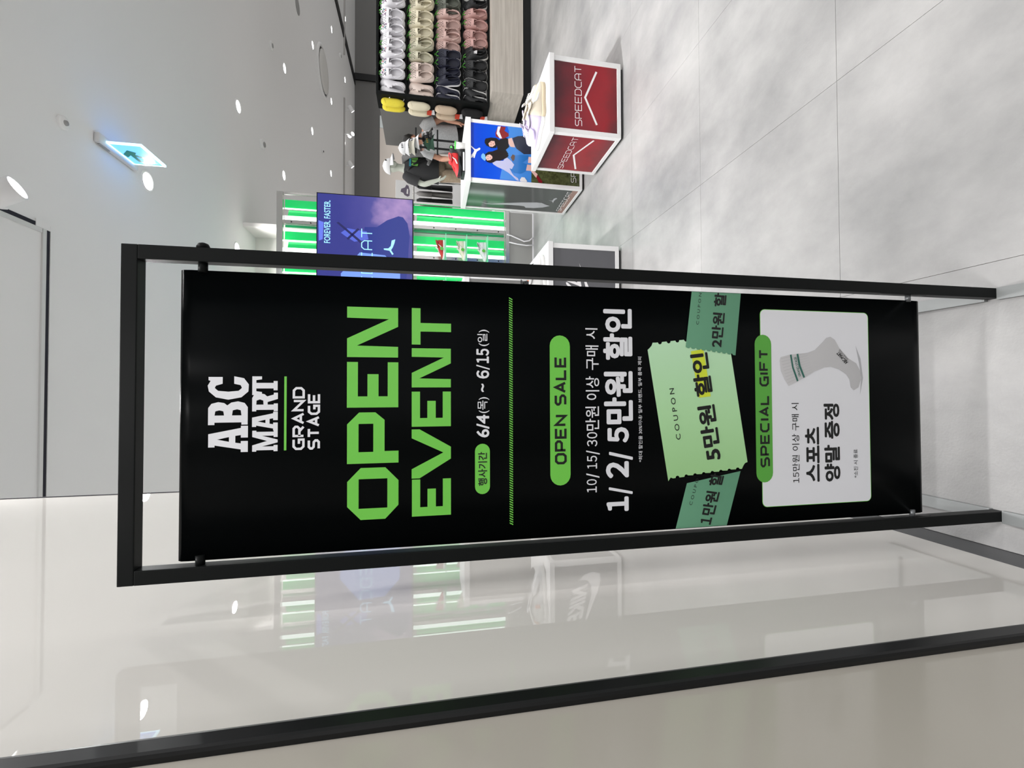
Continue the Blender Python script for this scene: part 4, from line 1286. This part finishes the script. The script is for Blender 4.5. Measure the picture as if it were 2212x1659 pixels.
# ------------------------------------------------------------------ green lit shelving with the big screen
gu = thing('shelving_unit', 'steel wall unit with green backlit panels behind a big screen', 'shelving', (1.3, 5.85, 0))
UX0, UX1 = 0.10, 2.43
M_UGREY = sm('unit_grey', 150, 149, 145, 0.4)
box('base_box', UX0, 2.375, 5.73, 6.1, 0.0, 0.325, M_UGREY, gu, 0.003)
box('base_edge', UX0, 2.38, 5.722, 5.73, 0.0, 0.014, M_PW, gu)
box('base_end', 2.375, 2.39, 5.73, 6.1, 0.0, 0.325, sm('unit_pale', 205, 204, 202, 0.4), gu)
box('bottom_rail', UX0, UX1, 5.72, 5.76, 0.325, 0.375, M_CHROME, gu, 0.002)
box('top_rail', UX0, UX1, 5.72, 5.76, 3.095, 3.165, M_CHROME, gu, 0.002)
box('side_post', UX1 - 0.028, UX1, 5.73, 5.76, 0.375, 3.095, M_CHROME, gu, 0.002)
box('side_post', UX0, UX0 + 0.028, 5.73, 5.76, 0.375, 3.095, M_CHROME, gu, 0.002)
M_GREEN = mat('lit_green', rgb(20, 190, 90), 0.25, emit=0.30, emit_col=(0.01, 0.60, 0.16, 1))
M_GREEN2 = mat('lit_green_dim', rgb(30, 150, 90), 0.25, emit=0.08, emit_col=(0.02, 0.50, 0.20, 1))
M_LED = mat('led_tube', (1, 1, 1, 1), 0.4, emit=1.5, emit_col=(0.80, 1.0, 0.90, 1))
for seg, (z0, z1) in enumerate(((0.385, 1.56), (2.71, 3.09))):
    for bay in range(6):
        xo = 2.40 - 0.39 * bay
        if xo - 0.38 < UX0:
            break
        xo_ = xo - (0.04 if seg else 0)
        box('green_panel', xo_ - 0.105, xo_, 5.79, 5.80, z0, z1, M_GREEN, gu)
        box('led_tube', xo_ - 0.118, xo_ - 0.107, 5.775, 5.79, z0 + 0.01, z1, M_LED, gu)
        # second panel stands at an angle
        mk('green_panel', [(xo_ - .125, 5.80, z0), (xo_ - .205, 5.76, z0), (xo_ - .205, 5.76, z1 - .04), (xo_ - .125, 5.80, z1 - .04), (xo_ - .125, 5.808, z0), (xo_ - .205, 5.768, z0), (xo_ - .205, 5.768, z1 - .04), (xo_ - .125, 5.808, z1 - .04)],
           [(0, 1, 2, 3), (5, 4, 7, 6), (0, 3, 7, 4), (1, 5, 6, 2), (3, 2, 6, 7), (0, 4, 5, 1)], M_GREEN, gu)
        box('led_tube', xo_ - 0.248, xo_ - 0.207, 5.765, 5.785, z0, z1, M_LED, gu)
        box('upright', xo_ - 0.30, xo_ - 0.255, 5.765, 5.80, z0, z1, M_CHROME, gu)
        for q in range(2 if seg else 4):
            lathe('bolt', [(.008, 0), (.008, .004)], M_BLACK, gu, 8, (xo_ - .278, 5.764, z0 + .08 + q * (.28 if not seg else .22)), Matrix.Rotation(PI / 2, 3, 'X'))
        box('green_panel', xo_ - 0.335, xo_ - 0.305, 5.80, 5.81, z0, z1, M_GREEN2, gu)
# cables down the front of the base
for pts in ([(2.075, 5.715, .36), (2.06, 5.712, .297), (2.02, 5.712, .19), (1.996, 5.712, .13), (2.01, 5.712, .06), (2.05, 5.70, .012)], [(1.975, 5.715, .33), (1.955, 5.712, .22), (1.945, 5.712, .10), (1.95, 5.70, .012)]):
    tube('cable', pts, .009, M_PW, gu, 6)
# glass shelves that carry the shoes
M_SHELF = mat('green_acrylic', rgb(120, 220, 170), 0.1, emit=0.10, emit_col=(0.1, 0.7, 0.35, 1))
for x0, x1 in ((1.62, 1.98), (1.10, 1.48), (0.45, 0.85)):
    for z in (1.165, 0.905, 0.640):
        box('shelf', x0, x1, 5.54, 5.77, z - .008, z, M_SHELF, gu)
shoe_sets = [(1.80, [('red sneaker with a white stripe on the upper small shelf of the green unit', (176, 40, 36)), ('cream sneaker on the middle small shelf of the green unit', (222, 214, 196)), ('pale grey sneaker on the lowest small shelf of the green unit', (216, 214, 218))]),
             (1.29, [('brown sneaker on the upper shelf of the green unit, behind the sign', (150, 92, 80)), ('beige sneaker on the middle shelf of the green unit, behind the sign', (200, 188, 170)), ('white sneaker on the lowest shelf of the green unit, behind the sign', (228, 228, 228))])]
for x, lst in shoe_sets:
    for z, (lab, c_) in zip((1.165, 0.905, 0.640), lst):
        mm = sm('shoe_%d_%d_%d' % c_, *c_)
        sneaker('sneaker', lab, (x, 5.635, z), math.radians(195), mm, WHT, WHT, WHT, 0.27, 1.1, group='sneakers on the green unit')
        if abs(x - 1.8) < .01:
            lathe('size_sticker', [(.022, 0), (.022, .002)], M_HANG, bpy.data.objects[[o.name for o in COL.objects if o.get('label') == lab][0]], 12, (.02, .06, .045), Matrix.Rotation(-PI / 2, 3, 'X'))

# the screen
sx0, sx1, sz0, sz1 = 0.16, 2.415, 1.572, 2.69
sr = thing('video_screen', 'large lit screen showing a blue running shoe and white slogan', 'screen', ((sx0 + sx1) / 2, 5.70, sz0))
box('casing', sx0 - .012, sx1 + .012, 5.665, 5.72, sz0 - .012, sz1 + .012, M_BLACK, sr, 0.003)


def screen_mat():
    m = mat('screen_picture', rgb(60, 56, 130), 0.12)
    nt = m.node_tree
    N, L = nt.nodes, nt.links
    b = N['Principled BSDF']
    geo = N.new('ShaderNodeNewGeometry')
    d = N.new('ShaderNodeVectorMath')
    d.operation = 'DISTANCE'
    d.inputs[1].default_value = (2.30, 5.66, 1.72)
    L.new(geo.outputs['Position'], d.inputs[0])
    n = N.new('ShaderNodeTexNoise')
    n.inputs['Scale'].default_value = 5
    n.inputs['Detail'].default_value = 8
    L.new(geo.outputs['Position'], n.inputs['Vector'])
    ma = N.new('ShaderNodeMath')
    ma.operation = 'MULTIPLY_ADD'
    ma.inputs[1].default_value = 0.5
    L.new(n.outputs['Fac'], ma.inputs[0])
    L.new(d.outputs['Value'], ma.inputs[2])
    cr = N.new('ShaderNodeValToRGB')
    el = cr.color_ramp.elements
    el[0].position = 0.30
    el[0].color = rgb(180, 148, 200)
    el[1].position = 1.0
    el[1].color = rgb(54, 58, 140)
    e = el.new(0.6)
    e.color = rgb(74, 72, 152)
    L.new(ma.outputs[0], cr.inputs[0])
    b.inputs['Base Color'].default_value = (0.01, 0.01, 0.012, 1)
    L.new(cr.outputs[0], b.inputs['Emission Color'])
    b.inputs['Emission Strength'].default_value = 0.62
    return m


pan = box('picture', sx0, sx1, 5.662, 5.666, sz0, sz1, screen_mat(), sr)


def V_(k):
    return planeY(5.6618 - .0006 * k)


def em(n, r, g, b, s=0.9):
    s *= 0.72
    c_ = rgb(r, g, b)
    return mat(n, (0.01, 0.01, 0.012, 1), 0.15, emit=s, emit_col=c_)


SCN = {"shoe": [[2.037, 2.145], [2.047, 1.998], [2.139, 1.877], [2.198, 1.741], [2.188, 1.686], [2.114, 1.631], [1.959, 1.603], [1.802, 1.617], [1.574, 1.628], [1.176, 1.671], [0.822, 1.766], [0.678, 1.941], [0.744, 2.102], [1.158, 2.169], [1.575, 2.183]], "laces": [[1.949, 2.421], [2.01, 2.343], [1.991, 2.211], [1.983, 2.118], [1.886, 2.098], [1.863, 2.197], [1.848, 2.263], [1.911, 2.369]], "bar1": [[2.07, 2.473], [2.079, 2.447], [1.854, 2.171], [1.832, 2.191]], "bar2": [[1.884, 2.355], [2.018, 2.224], [2.002, 2.204], [1.865, 2.336]], "paper": [[2.084, 2.677], [2.067, 2.618], [1.857, 2.628], [1.838, 2.672]], "logo": [[1.785, 1.917], [1.788, 1.863], [1.818, 1.833], [1.889, 1.822], [1.906, 1.779], [1.86, 1.788], [1.805, 1.808], [1.769, 1.829], [1.721, 1.799], [1.709, 1.815], [1.76, 1.849], [1.768, 1.914]]}
shape('pictured_shoe', [SCN['shoe']], V_(1), em('scr_blue', 28, 46, 138, .85), pan)
shape('pictured_panel', [[(1.45, 2.42), (1.72, 2.20), (1.70, 1.90), (1.50, 1.72), (1.10, 1.72), (0.95, 2.1), (1.15, 2.4)]], V_(2), em('scr_light', 122, 160, 250, .9), pan)
shape('pictured_laces', [SCN['laces']], V_(2), em('scr_lace', 92, 110, 224, .8), pan)
shape('pictured_lace', [SCN['bar1']], V_(3), em('scr_dark', 38, 40, 104, .7), pan)
shape('pictured_lace', [SCN['bar2']], V_(3), em('scr_dark', 38, 40, 104, .7), pan)
shape('pictured_tab', [SCN['paper']], V_(1), em('scr_tab', 104, 124, 236, .9), pan)
M_SW = em('scr_white', 150, 214, 250, 1.25)
shape('leaping_cat_logo', [SCN['logo']], V_(4), M_SW, pan)
tbox('lettering', 'FOREVER. FASTER.', [1.814, 2.541, 2.335, 0.072], V_(4), M_SW, pan, 0.012)
pitch = 0.1466
for k, ch in enumerate('TaCDEEPS'):
    x1 = 2.020 - pitch * k
    tech('letter', ch, (x1 - .118, 2.0485), (x1, 2.0485), (x1 - .118, 2.184), V_(4), M_SW, pan, 0.085)

# ------------------------------------------------------------------ figures
def skin_mesh(J, E, root, sub=2):
    """continuous surface grown round a skeleton: J name -> (x, y, z, r)"""
    names = list(J)
    bm = bmesh.new()
    lay_ = bm.verts.layers.skin.verify()
    vv = {}
    for nme in names:
        x, y, z, r = J[nme]
        v_ = bm.verts.new((x, y, z))
        rr = r if isinstance(r, tuple) else (r, r)
        v_[lay_].radius = rr
        v_[lay_].use_root = nme == root
        vv[nme] = v_
    for a, b in E:
        bm.edges.new((vv[a], vv[b]))
    me = bpy.data.meshes.new('skel')
    bm.to_mesh(me)
    bm.free()
    o = bpy.data.objects.new('skel', me)
    COL.objects.link(o)
    md = o.modifiers.new('skin', 'SKIN')
    md.use_smooth_shade = True
    s_ = o.modifiers.new('sub', 'SUBSURF')
    s_.levels = s_.render_levels = sub
    dg = bpy.context.evaluated_depsgraph_get()
    dg.update()
    out = bpy.data.meshes.new_from_object(o.evaluated_get(dg))
    bpy.data.objects.remove(o)
    out.polygons.foreach_set('use_smooth', [True] * len(out.polygons))
    return out


def chain(J, E, start, names):
    prev_ = start
    for nme, val in names:
        J[nme] = val
        E.append((prev_, nme))
        prev_ = nme


def hand(J, E, wrist, side, w0, fwd, down, across):
    """palm and five fingers from wrist joint; fwd, down, across unit vectors"""
    f, d_, a = Vector(fwd).normalized(), Vector(down).normalized(), Vector(across).normalized()
    w_ = Vector(w0)
    p = w_ + d_ * .055
    J[wrist + 'palm'] = (*p, .028)
    E.append((wrist, wrist + 'palm'))
    for k, (off, ln) in enumerate(((-.027, .062), (-.009, .074), (.009, .070), (.027, .055))):
        b0 = p + a * off + d_ * .022
        b1 = b0 + d_ * ln * .55 + f * .008
        b2 = b1 + d_ * ln * .40 + f * .022
        chain(J, E, wrist + 'palm', [(wrist + 'f%da' % k, (*b0, .0095)), (wrist + 'f%db' % k, (*b1, .009)), (wrist + 'f%dc' % k, (*b2, .0075))])
    t0 = w_ + d_ * .03 + a * -.034 + f * .012
    t1 = t0 + d_ * .03 + a * -.012 + f * .018
    chain(J, E, wrist + 'palm', [(wrist + 'ta', (*t0, .0105)), (wrist + 'tb', (*t1, .0085))])


def figure(name, label, cat, loc, rotz, skin, pose, H=1.0):
    t = thing(name, label, cat, loc, rotz, local=True)
    J, E = {}, []
    hx, hz = pose['head']      # head centre forward offset and height
    tilt = pose['tilt']
    ct, st_ = math.cos(tilt), math.sin(tilt)

    def hd(dx, dz):            # head-local offset, bowed forward by tilt
        return hx + dx * ct + dz * st_, hz - dx * st_ + dz * ct
    J['pelvis'] = (0, 0, .96, .125)
    chain(J, E, 'pelvis', [('belly', (pose['lean'] * .2, 0, 1.10, .120)), ('chest', (pose['lean'] * .6, 0, 1.32, .130)), ('collar', (pose['lean'], 0, 1.46, .070)), ('neck', ((pose['lean'] + hx) / 2, 0, 1.535 if tilt < .2 else 1.52, .052))])
    for nme, dx, dz, r in (('skull', -.015, .035, .088), ('face', .035, -.01, .072), ('crown', -.005, .085, .062)):
        x, z = hd(dx, dz)
        J[nme] = (x, 0, z, r)
    E += [('neck', 'skull'), ('skull', 'crown'), ('skull', 'face')]
    for nme, dx, dz, r, par in (('nose', .112, -.005, .013, 'face'), ('chin', .075, -.075, .030, 'face'), ('mouth', .098, -.042, .016, 'face')):
        x, z = hd(dx, dz)
        J[nme] = (x, 0, z, r)
        E.append((par, nme))
    for s in (-1, 1):
        x, z = hd(-.01, 0.0)
        J['ear%d' % s] = (x, s * .088, z, .018)
        E.append(('skull', 'ear%d' % s))
        arm = pose['arm'][s]
        J['sh%d' % s] = (pose['lean'] * .9, s * .175, 1.425, .062)
        E.append(('chest', 'sh%d' % s))
        chain(J, E, 'sh%d' % s, [('el%d' % s, (*arm[0], .043)), ('fa%d' % s, (*(Vector(arm[0]) * .6 + Vector(arm[1]) * .4), .042)), ('wr%d' % s, (*arm[1], .027))])
        dv = (Vector(arm[1]) - Vector(arm[0])).normalized() * .5 + Vector(arm[2]) * .5
        hand(J, E, 'wr%d' % s, s, arm[1], Vector((.5, -s * .6, 0)), dv, Vector((-s * .3, 0, .0)) + Vector((-.8, -s * .2, 0)))
        chain(J, E, 'pelvis', [('hip%d' % s, (0, s * .095, .88, .092)), ('kn%d' % s, (.03, s * .105, .50, .058)), ('ca%d' % s, (.0, s * .105, .36, .056)), ('an%d' % s, (-.02, s * .105, .09, .038)), ('to%d' % s, (.13, s * .125, .035, .034))])
    me = skin_mesh(J, E, 'pelvis', 2)
    me.materials.append(skin)
    link(bpy.data.objects.new('body', me), t)
    return t, hd


def tshirt(t, m, pose, hem, w_=1.0, sleeve=.6, name='tshirt'):
    le = pose['lean']
    P_ = [(le * .95, 0, 1.475), (le * .92, 0, 1.455), (le * .88, 0, 1.42), (le * .6, 0, 1.30), (le * .35, 0, 1.15), (le * .15, 0, 1.02), (0, 0, hem)]
    R_ = [(.075, .062), (.125, .085), (.205, .115), (.205 * w_, .140), (.200 * w_, .140), (.205 * w_, .145), (.208 * w_, .150)]
    vs, fs = tube_vf([P_[0]] + P_, [(.07, .058)] + R_, 24, lateral=(0, 1, 0))
    vs, fs = tube_vf(P_, R_, 24, lateral=(0, 1, 0))
    fs = fs[:-2]
    # gentle folds
    vs = [Vector((v_.x + .006 * math.sin(v_.z * 38 + v_.y * 20), v_.y, v_.z)) for v_ in vs]
    for s in (-1, 1):
        a0 = Vector((le * .9, s * .165, 1.435))
        e = Vector(pose['arm'][s][0])
        e2 = a0 + (e - a0) * sleeve
        v2, f2 = tube_vf([a0 + Vector((0, -s * .04, .0)), a0 * .7 + e2 * .3, a0 * .3 + e2 * .7, e2], [.085, .088, .082, .080], 14)
        f2 = f2[:-2]
        fs += [tuple(i + len(vs) for i in f) for f in f2]
        vs += v2
    o = mk(name, vs, fs, m, t, True)
    return o


def trousers(t, m, top=1.02):
    vs, fs = tube_vf([(0, 0, top), (0, 0, .93), (0, 0, .84)], [(.155, .125), (.172, .138), (.168, .13)], 20, lateral=(0, 1, 0))
    for s in (-1, 1):
        v2, f2 = tube_vf([(0, s * .085, .90), (.02, s * .095, .70), (.03, s * .105, .50), (.01, s * .108, .30), (-.01, s * .108, .07)], [(.098, .105), (.090, .098), (.080, .088), (.075, .082), (.072, .080)], 16, lateral=(0, 1, 0))
        fs += [tuple(i + len(vs) for i in f) for f in f2]
        vs += v2
    return mk('trousers', vs, fs, m, t, True)


# shop visitor bending over the goods beside the clog rack
M_SKIN = sm('skin', 206, 152, 128, .55)
pose = dict(head=(.185, 1.585), tilt=.75, lean=.07, arm={1: ((-.02, .275, 1.17), (.055, .265, .96), (0, 0, -1)), -1: ((.10, -.25, 1.18), (.26, -.16, 1.05), (.4, .2, -.6))})
pe, hd = figure('person', 'person in a grey t-shirt and black trousers bending beside the clog rack', 'person', (3.765, 6.60, 0), math.radians(217), M_SKIN, pose)
tshirt(pe, noisy('grey_jersey', rgb(160, 160, 162), rgb(182, 182, 184), 60, .85), pose, .985, 1.0, .55)
trousers(pe, sm('black_twill', 22, 22, 24, .8))
hv = []
x, z = hd(-.02, .05)
bm = bmesh.new()
bmesh.ops.create_uvsphere(bm, u_segments=24, v_segments=16, radius=1)
kill = []
for v_ in bm.verts:
    p = v_.co.copy()
    r_ = 1 + .05 * math.sin(p.x * 17 + p.z * 9) * math.cos(p.y * 15)
    v_.co = Vector((p.x * .112 * r_, p.y * .100 * r_, p.z * .105 * r_))
    if p.x > .30 and p.z < .12:
        kill.append(v_)
bmesh.ops.delete(bm, geom=kill, context='VERTS')
R = Matrix.Rotation(pose['tilt'], 3, 'Y')
for v_ in bm.verts:
    v_.co = R @ v_.co + Vector((x, 0, z))
from_bm('hair', bm, sm('hair_black', 20, 18, 18, .6), pe, True)
for s in (-1, 1):
    x, z = hd(.088, .012)
    ball('eye', (x, s * .030, z), .010, sm('eye_dark', 30, 26, 26, .3), pe, 8, 6)
for s in (-1, 1):
    tube('shoe', [(-.07, s * .11, .045), (.02, s * .112, .05), (.12, s * .125, .038), (.18, s * .13, .028)], [(.045, .040), (.045, .044), (.038, .045), (.024, .030)], sm('shoe_dark', 36, 36, 38), pe, 12, lateral=(0, 0, 1))

# mannequin on a low platform
plat = box('display_platform', 3.05, 3.92, 6.95, 7.65, 0.0, 0.28, M_WHITE, None, .004)
tag(plat, 'low white platform under the dressed mannequin', 'platform')
M_MANN = sm('mannequin_white', 222, 226, 214, .45)
poseM = dict(head=(.025, 1.655), tilt=.05, lean=.0, arm={-1: ((-.02, -.285, 1.16), (.06, -.255, .955), (.2, .1, -.9)), 1: ((.02, .285, 1.18), (.17, .19, 1.02), (.3, -.3, -.6))})
ma, hdM = figure('mannequin', 'white mannequin in a cap, charcoal t-shirt, draped grey cardigan and khaki trousers', 'mannequin', (3.575, 7.22, .28), math.radians(292), M_MANN, poseM)
ts = tshirt(ma, sm('charcoal_jersey', 62, 62, 64, .9), poseM, .93, 1.12, .75)
trousers(ma, noisy('khaki_twill', rgb(150, 132, 112), rgb(174, 156, 134), 25, .85))
# cap
def cap_parts(t, c, m, fwd_rot, r=.105, sub=None):
    bm = bmesh.new()
    bmesh.ops.create_uvsphere(bm, u_segments=20, v_segments=14, radius=1)
    bmesh.ops.delete(bm, geom=[v_ for v_ in bm.verts if v_.co.z < -.06], context='VERTS')
    R = Matrix.Rotation(fwd_rot, 3, 'Z')
    for v_ in bm.verts:
        v_.co = R @ Vector((v_.co.x * r * 1.08, v_.co.y * r * .95, v_.co.z * r * 1.02)) + Vector(c)
    cr_ = from_bm('crown', bm, m, t, True)
    vs, fs = [], []
    for k in range(11):
        a = -1.15 + 2.3 * k / 10
        for rr, zz in ((r * .97, .0), (r * 1.75 - r * .35 * abs(a) ** 2 * .45, -.040 - .016 * abs(a))):
            vs.append(R @ Vector((rr * math.cos(a), rr * math.sin(a) * .95, zz)) + Vector(c))
    m0 = len(vs)
    vs += [v_ + Vector((0, 0, -.004)) for v_ in vs]
    for k in range(10):
        a = 2 * k
        fs += [(a, a + 1, a + 3, a + 2), (m0 + a + 1, m0 + a, m0 + a + 2, m0 + a + 3), (a + 1, m0 + a + 1, m0 + a + 3, a + 3)]
    mk('brim', vs, fs, m, t, True)
    ball('button', Vector(c) + Vector((0, 0, r * 1.03)), .008, m, t, 8, 6)
    return cr_


xm, zm = hdM(-.01, .045)
cap_parts(ma, (xm, 0, zm - .015), sm('cap_white', 232, 232, 234, .8), .45, .112)
ball('cap_emblem', (xm + .108, .01, zm + .045), (.006, .016, .014), M_BLACK, ma, 8, 6)
# chest print of the t-shirt
merge_shapes('chest_print', [[[(-.09, 1.26), (-.04, 1.25), (-.03, 1.34), (-.08, 1.36)]], [[(-.02, 1.25), (.03, 1.26), (.035, 1.35), (-.01, 1.34)]], [[(.045, 1.26), (.10, 1.25), (.095, 1.33), (.05, 1.36)]]], lambda a, b: (.150, a, b), sm('print_lime', 120, 190, 90), ma)
merge_shapes('chest_bar', [[[(-.10, 1.36), (.08, 1.36), (.08, 1.39), (-.10, 1.39)]]], lambda a, b: (.146, a, b), sm('print_teal2', 60, 150, 170), ma)
# grey cardigan over one shoulder, cross strap and bag
tube('cardigan', [(-.06, .10, 1.47), (.05, .16, 1.475), (.15, .17, 1.40), (.19, .165, 1.25), (.195, .15, 1.10), (.19, .10, 1.03)], [(.10, .03), (.11, .04), (.11, .035), (.10, .035), (.085, .04), (.05, .04)], noisy('grey_knit', rgb(120, 120, 122), rgb(150, 150, 150), 50, .95), ma, 14, lateral=(0, 1, 0))
tube('cardigan_sleeve', [(.19, .04, 1.10), (.205, -.02, 1.07), (.20, -.10, 1.10)], [(.035, .02), (.03, .02), (.02, .015)], MATS['grey_knit'], ma, 10)
tube('strap', [(.02, -.17, 1.46), (.13, -.10, 1.38), (.175, .0, 1.24), (.19, .10, 1.12)], [(.018, .004)] * 4, sm('strap_black', 20, 20, 22), ma, 6, lateral=(0, 1, .6))
bm = bmesh.new()
add_box(bm, .15, .23, .10, .27, .96, 1.12, .02)
from_bm('bag', bm, sm('bag_grey', 112, 114, 118, .5), ma)
bm = bmesh.new()
add_box(bm, .225, .238, .125, .245, .975, 1.07, .005)
from_bm('bag_pocket', bm, sm('bag_grey_light', 146, 148, 152, .4), ma)

# black cap stand and its caps
cs_ = thing('cap_stand', 'black metal stand with two uprights and cross bars holding caps', 'stand', (3.29, 5.9, 0))
for x in (3.228, 3.340):
    box('upright', x - .010, x + .010, 5.89, 5.91, .02, 1.545, M_BLACK, cs_, .002)
for z, y_ in ((1.535, 5.9), (1.256, 5.9)):
    box('cross_bar', 3.145, 3.475, y_ - .012, y_ + .012, z - .010, z + .010, M_BLACK, cs_, .002)
box('base', 3.14, 3.46, 5.70, 6.10, 0, .02, M_BLACK, cs_, .003)


def cap(label, c, m, rot, mark=None, r=.10):
    t = thing('cap', label, 'cap', c, group='caps on the black stand')
    cap_parts(t, c, m, rot, r)
    if mark:
        d_ = Vector((math.cos(rot), math.sin(rot), 0))
        n_ = Vector((-d_.y, d_.x, 0))
        o_ = Vector(c) + d_ * (r * 1.06) + Vector((0, 0, r * .38))
        for k in range(3):
            a = o_ + n_ * (-.02 + .02 * k)
            tube('stripe', [a + Vector((0, 0, -.012 + .004 * k)), a + Vector((0, 0, .012 + .004 * k)) - d_ * .006], .0045, mark, t, 5)
    return t


WCAP = MATS['cap_white']
cap('white cap on top of the black stand', (3.215, 5.95, 1.675), WCAP, math.radians(262), M_BLACK, .082)
cap('pale cream cap under the top white cap on the stand', (3.225, 5.93, 1.60), sm('cap_cream', 214, 210, 196, .8), math.radians(255), M_BLACK, .082)
cap('white cap with three black stripes on the stand beside the person', (3.275, 5.93, 1.548), WCAP, math.radians(275), M_BLACK, .078)
cap('black cap with a white emblem hung on the stand', (3.352, 5.915, 1.375), M_BLACK, math.radians(290), M_PW, .085)
cap('dark green cap hung lower on the stand', (3.285, 5.915, 1.355), sm('cap_green', 40, 72, 56, .8), math.radians(270), sm('gold', 176, 140, 60), .08)


# garments on hangers
def garment(label, x, y, ztop, L, m, rz=0.0, W=.40, grp='garments on the rail behind the mannequin', sleeves=True):
    t = thing('hanging_shirt', label, 'shirt', (x, y, ztop), rz, grp, local=True)
    vs, fs = tube_vf([(0, 0, 0), (0, 0, -.03), (0, 0, -.12), (0, 0, -.35), (0, 0, -L)], [(.07, .02), (W / 2 * .95, .028), (W / 2, .035), (W / 2, .04), (W / 2 * 1.03, .045)], 20, lateral=(1, 0, 0))
    vs = [Vector((v_.x, v_.y + .008 * math.sin(v_.x * 40) * (-v_.z) / L, v_.z)) for v_ in vs]
    mk('body', vs, fs, m, t, True)
    if sleeves:
        for s in (-1, 1):
            tube('sleeve', [(s * W * .42, 0, -.05), (s * W * .52, 0, -.16), (s * W * .56, 0, -.26)], [(.075, .03), (.075, .03), (.078, .032)], m, t, 12, lateral=(1, 0, 0))
    tube('hanger', [(-.15, 0, -.03), (0, 0, .01), (.15, 0, -.03)], .005, M_CHROME, t, 6)
    tube('hook', [(0, 0, .01), (0, 0, .045), (.012, 0, .058), (.02, 0, .048)], .003, M_CHROME, t, 6)
    return t


rl = thing('clothes_rail', 'steel clothes rail behind the mannequin', 'clothes rail', (3.0, 7.95, 0))
tube('bar', [(2.45, 7.95, 1.63), (3.75, 7.95, 1.63)], .014, M_CHROME, rl, 10)
for x in (2.46, 3.74):
    tube('post', [(x, 7.95, .0), (x, 7.95, 1.63)], .014, M_CHROME, rl, 10)
    box('foot', x - .02, x + .02, 7.72, 8.18, 0, .018, M_CHROME, rl)
cols = [((34, 34, 36), 'black'), ((58, 58, 60), 'charcoal'), ((206, 198, 184), 'cream'), ((30, 31, 34), 'near black'), ((120, 118, 116), 'mid grey'), ((26, 26, 28), 'jet black')]
for k, (c_, nme) in enumerate(cols):
    garment('%s shirt hanging %s from the screen on the steel rail' % (nme, ORD[k]), 3.02 + .125 * k, 7.95, 1.575, .62, sm('shirt_%s' % nme, *c_, .9), math.radians(62), .36)

# white display panel with a printed shoe
dp = thing('display_board', 'white board with a sketched sneaker print behind the clothes rail', 'display board', (3.95, 9.03, 0))
box('board', 3.30, 4.22, 9.0, 9.06, 0, 2.01, M_WHITE, dp, .003)
shape('printed_shoe', [[(3.90, 1.78), (3.92, 1.74), (4.02, 1.735), (4.12, 1.76), (4.14, 1.80), (4.08, 1.83), (4.05, 1.90), (3.99, 1.915), (3.97, 1.86), (3.93, 1.84)]], planeY(8.9985), sm('print_mauve', 104, 96, 112), dp)
shape('printed_shoe_stripe', [[(3.95, 1.77), (4.05, 1.765), (4.06, 1.79), (3.96, 1.80)]], planeY(8.9975), M_PW, dp)
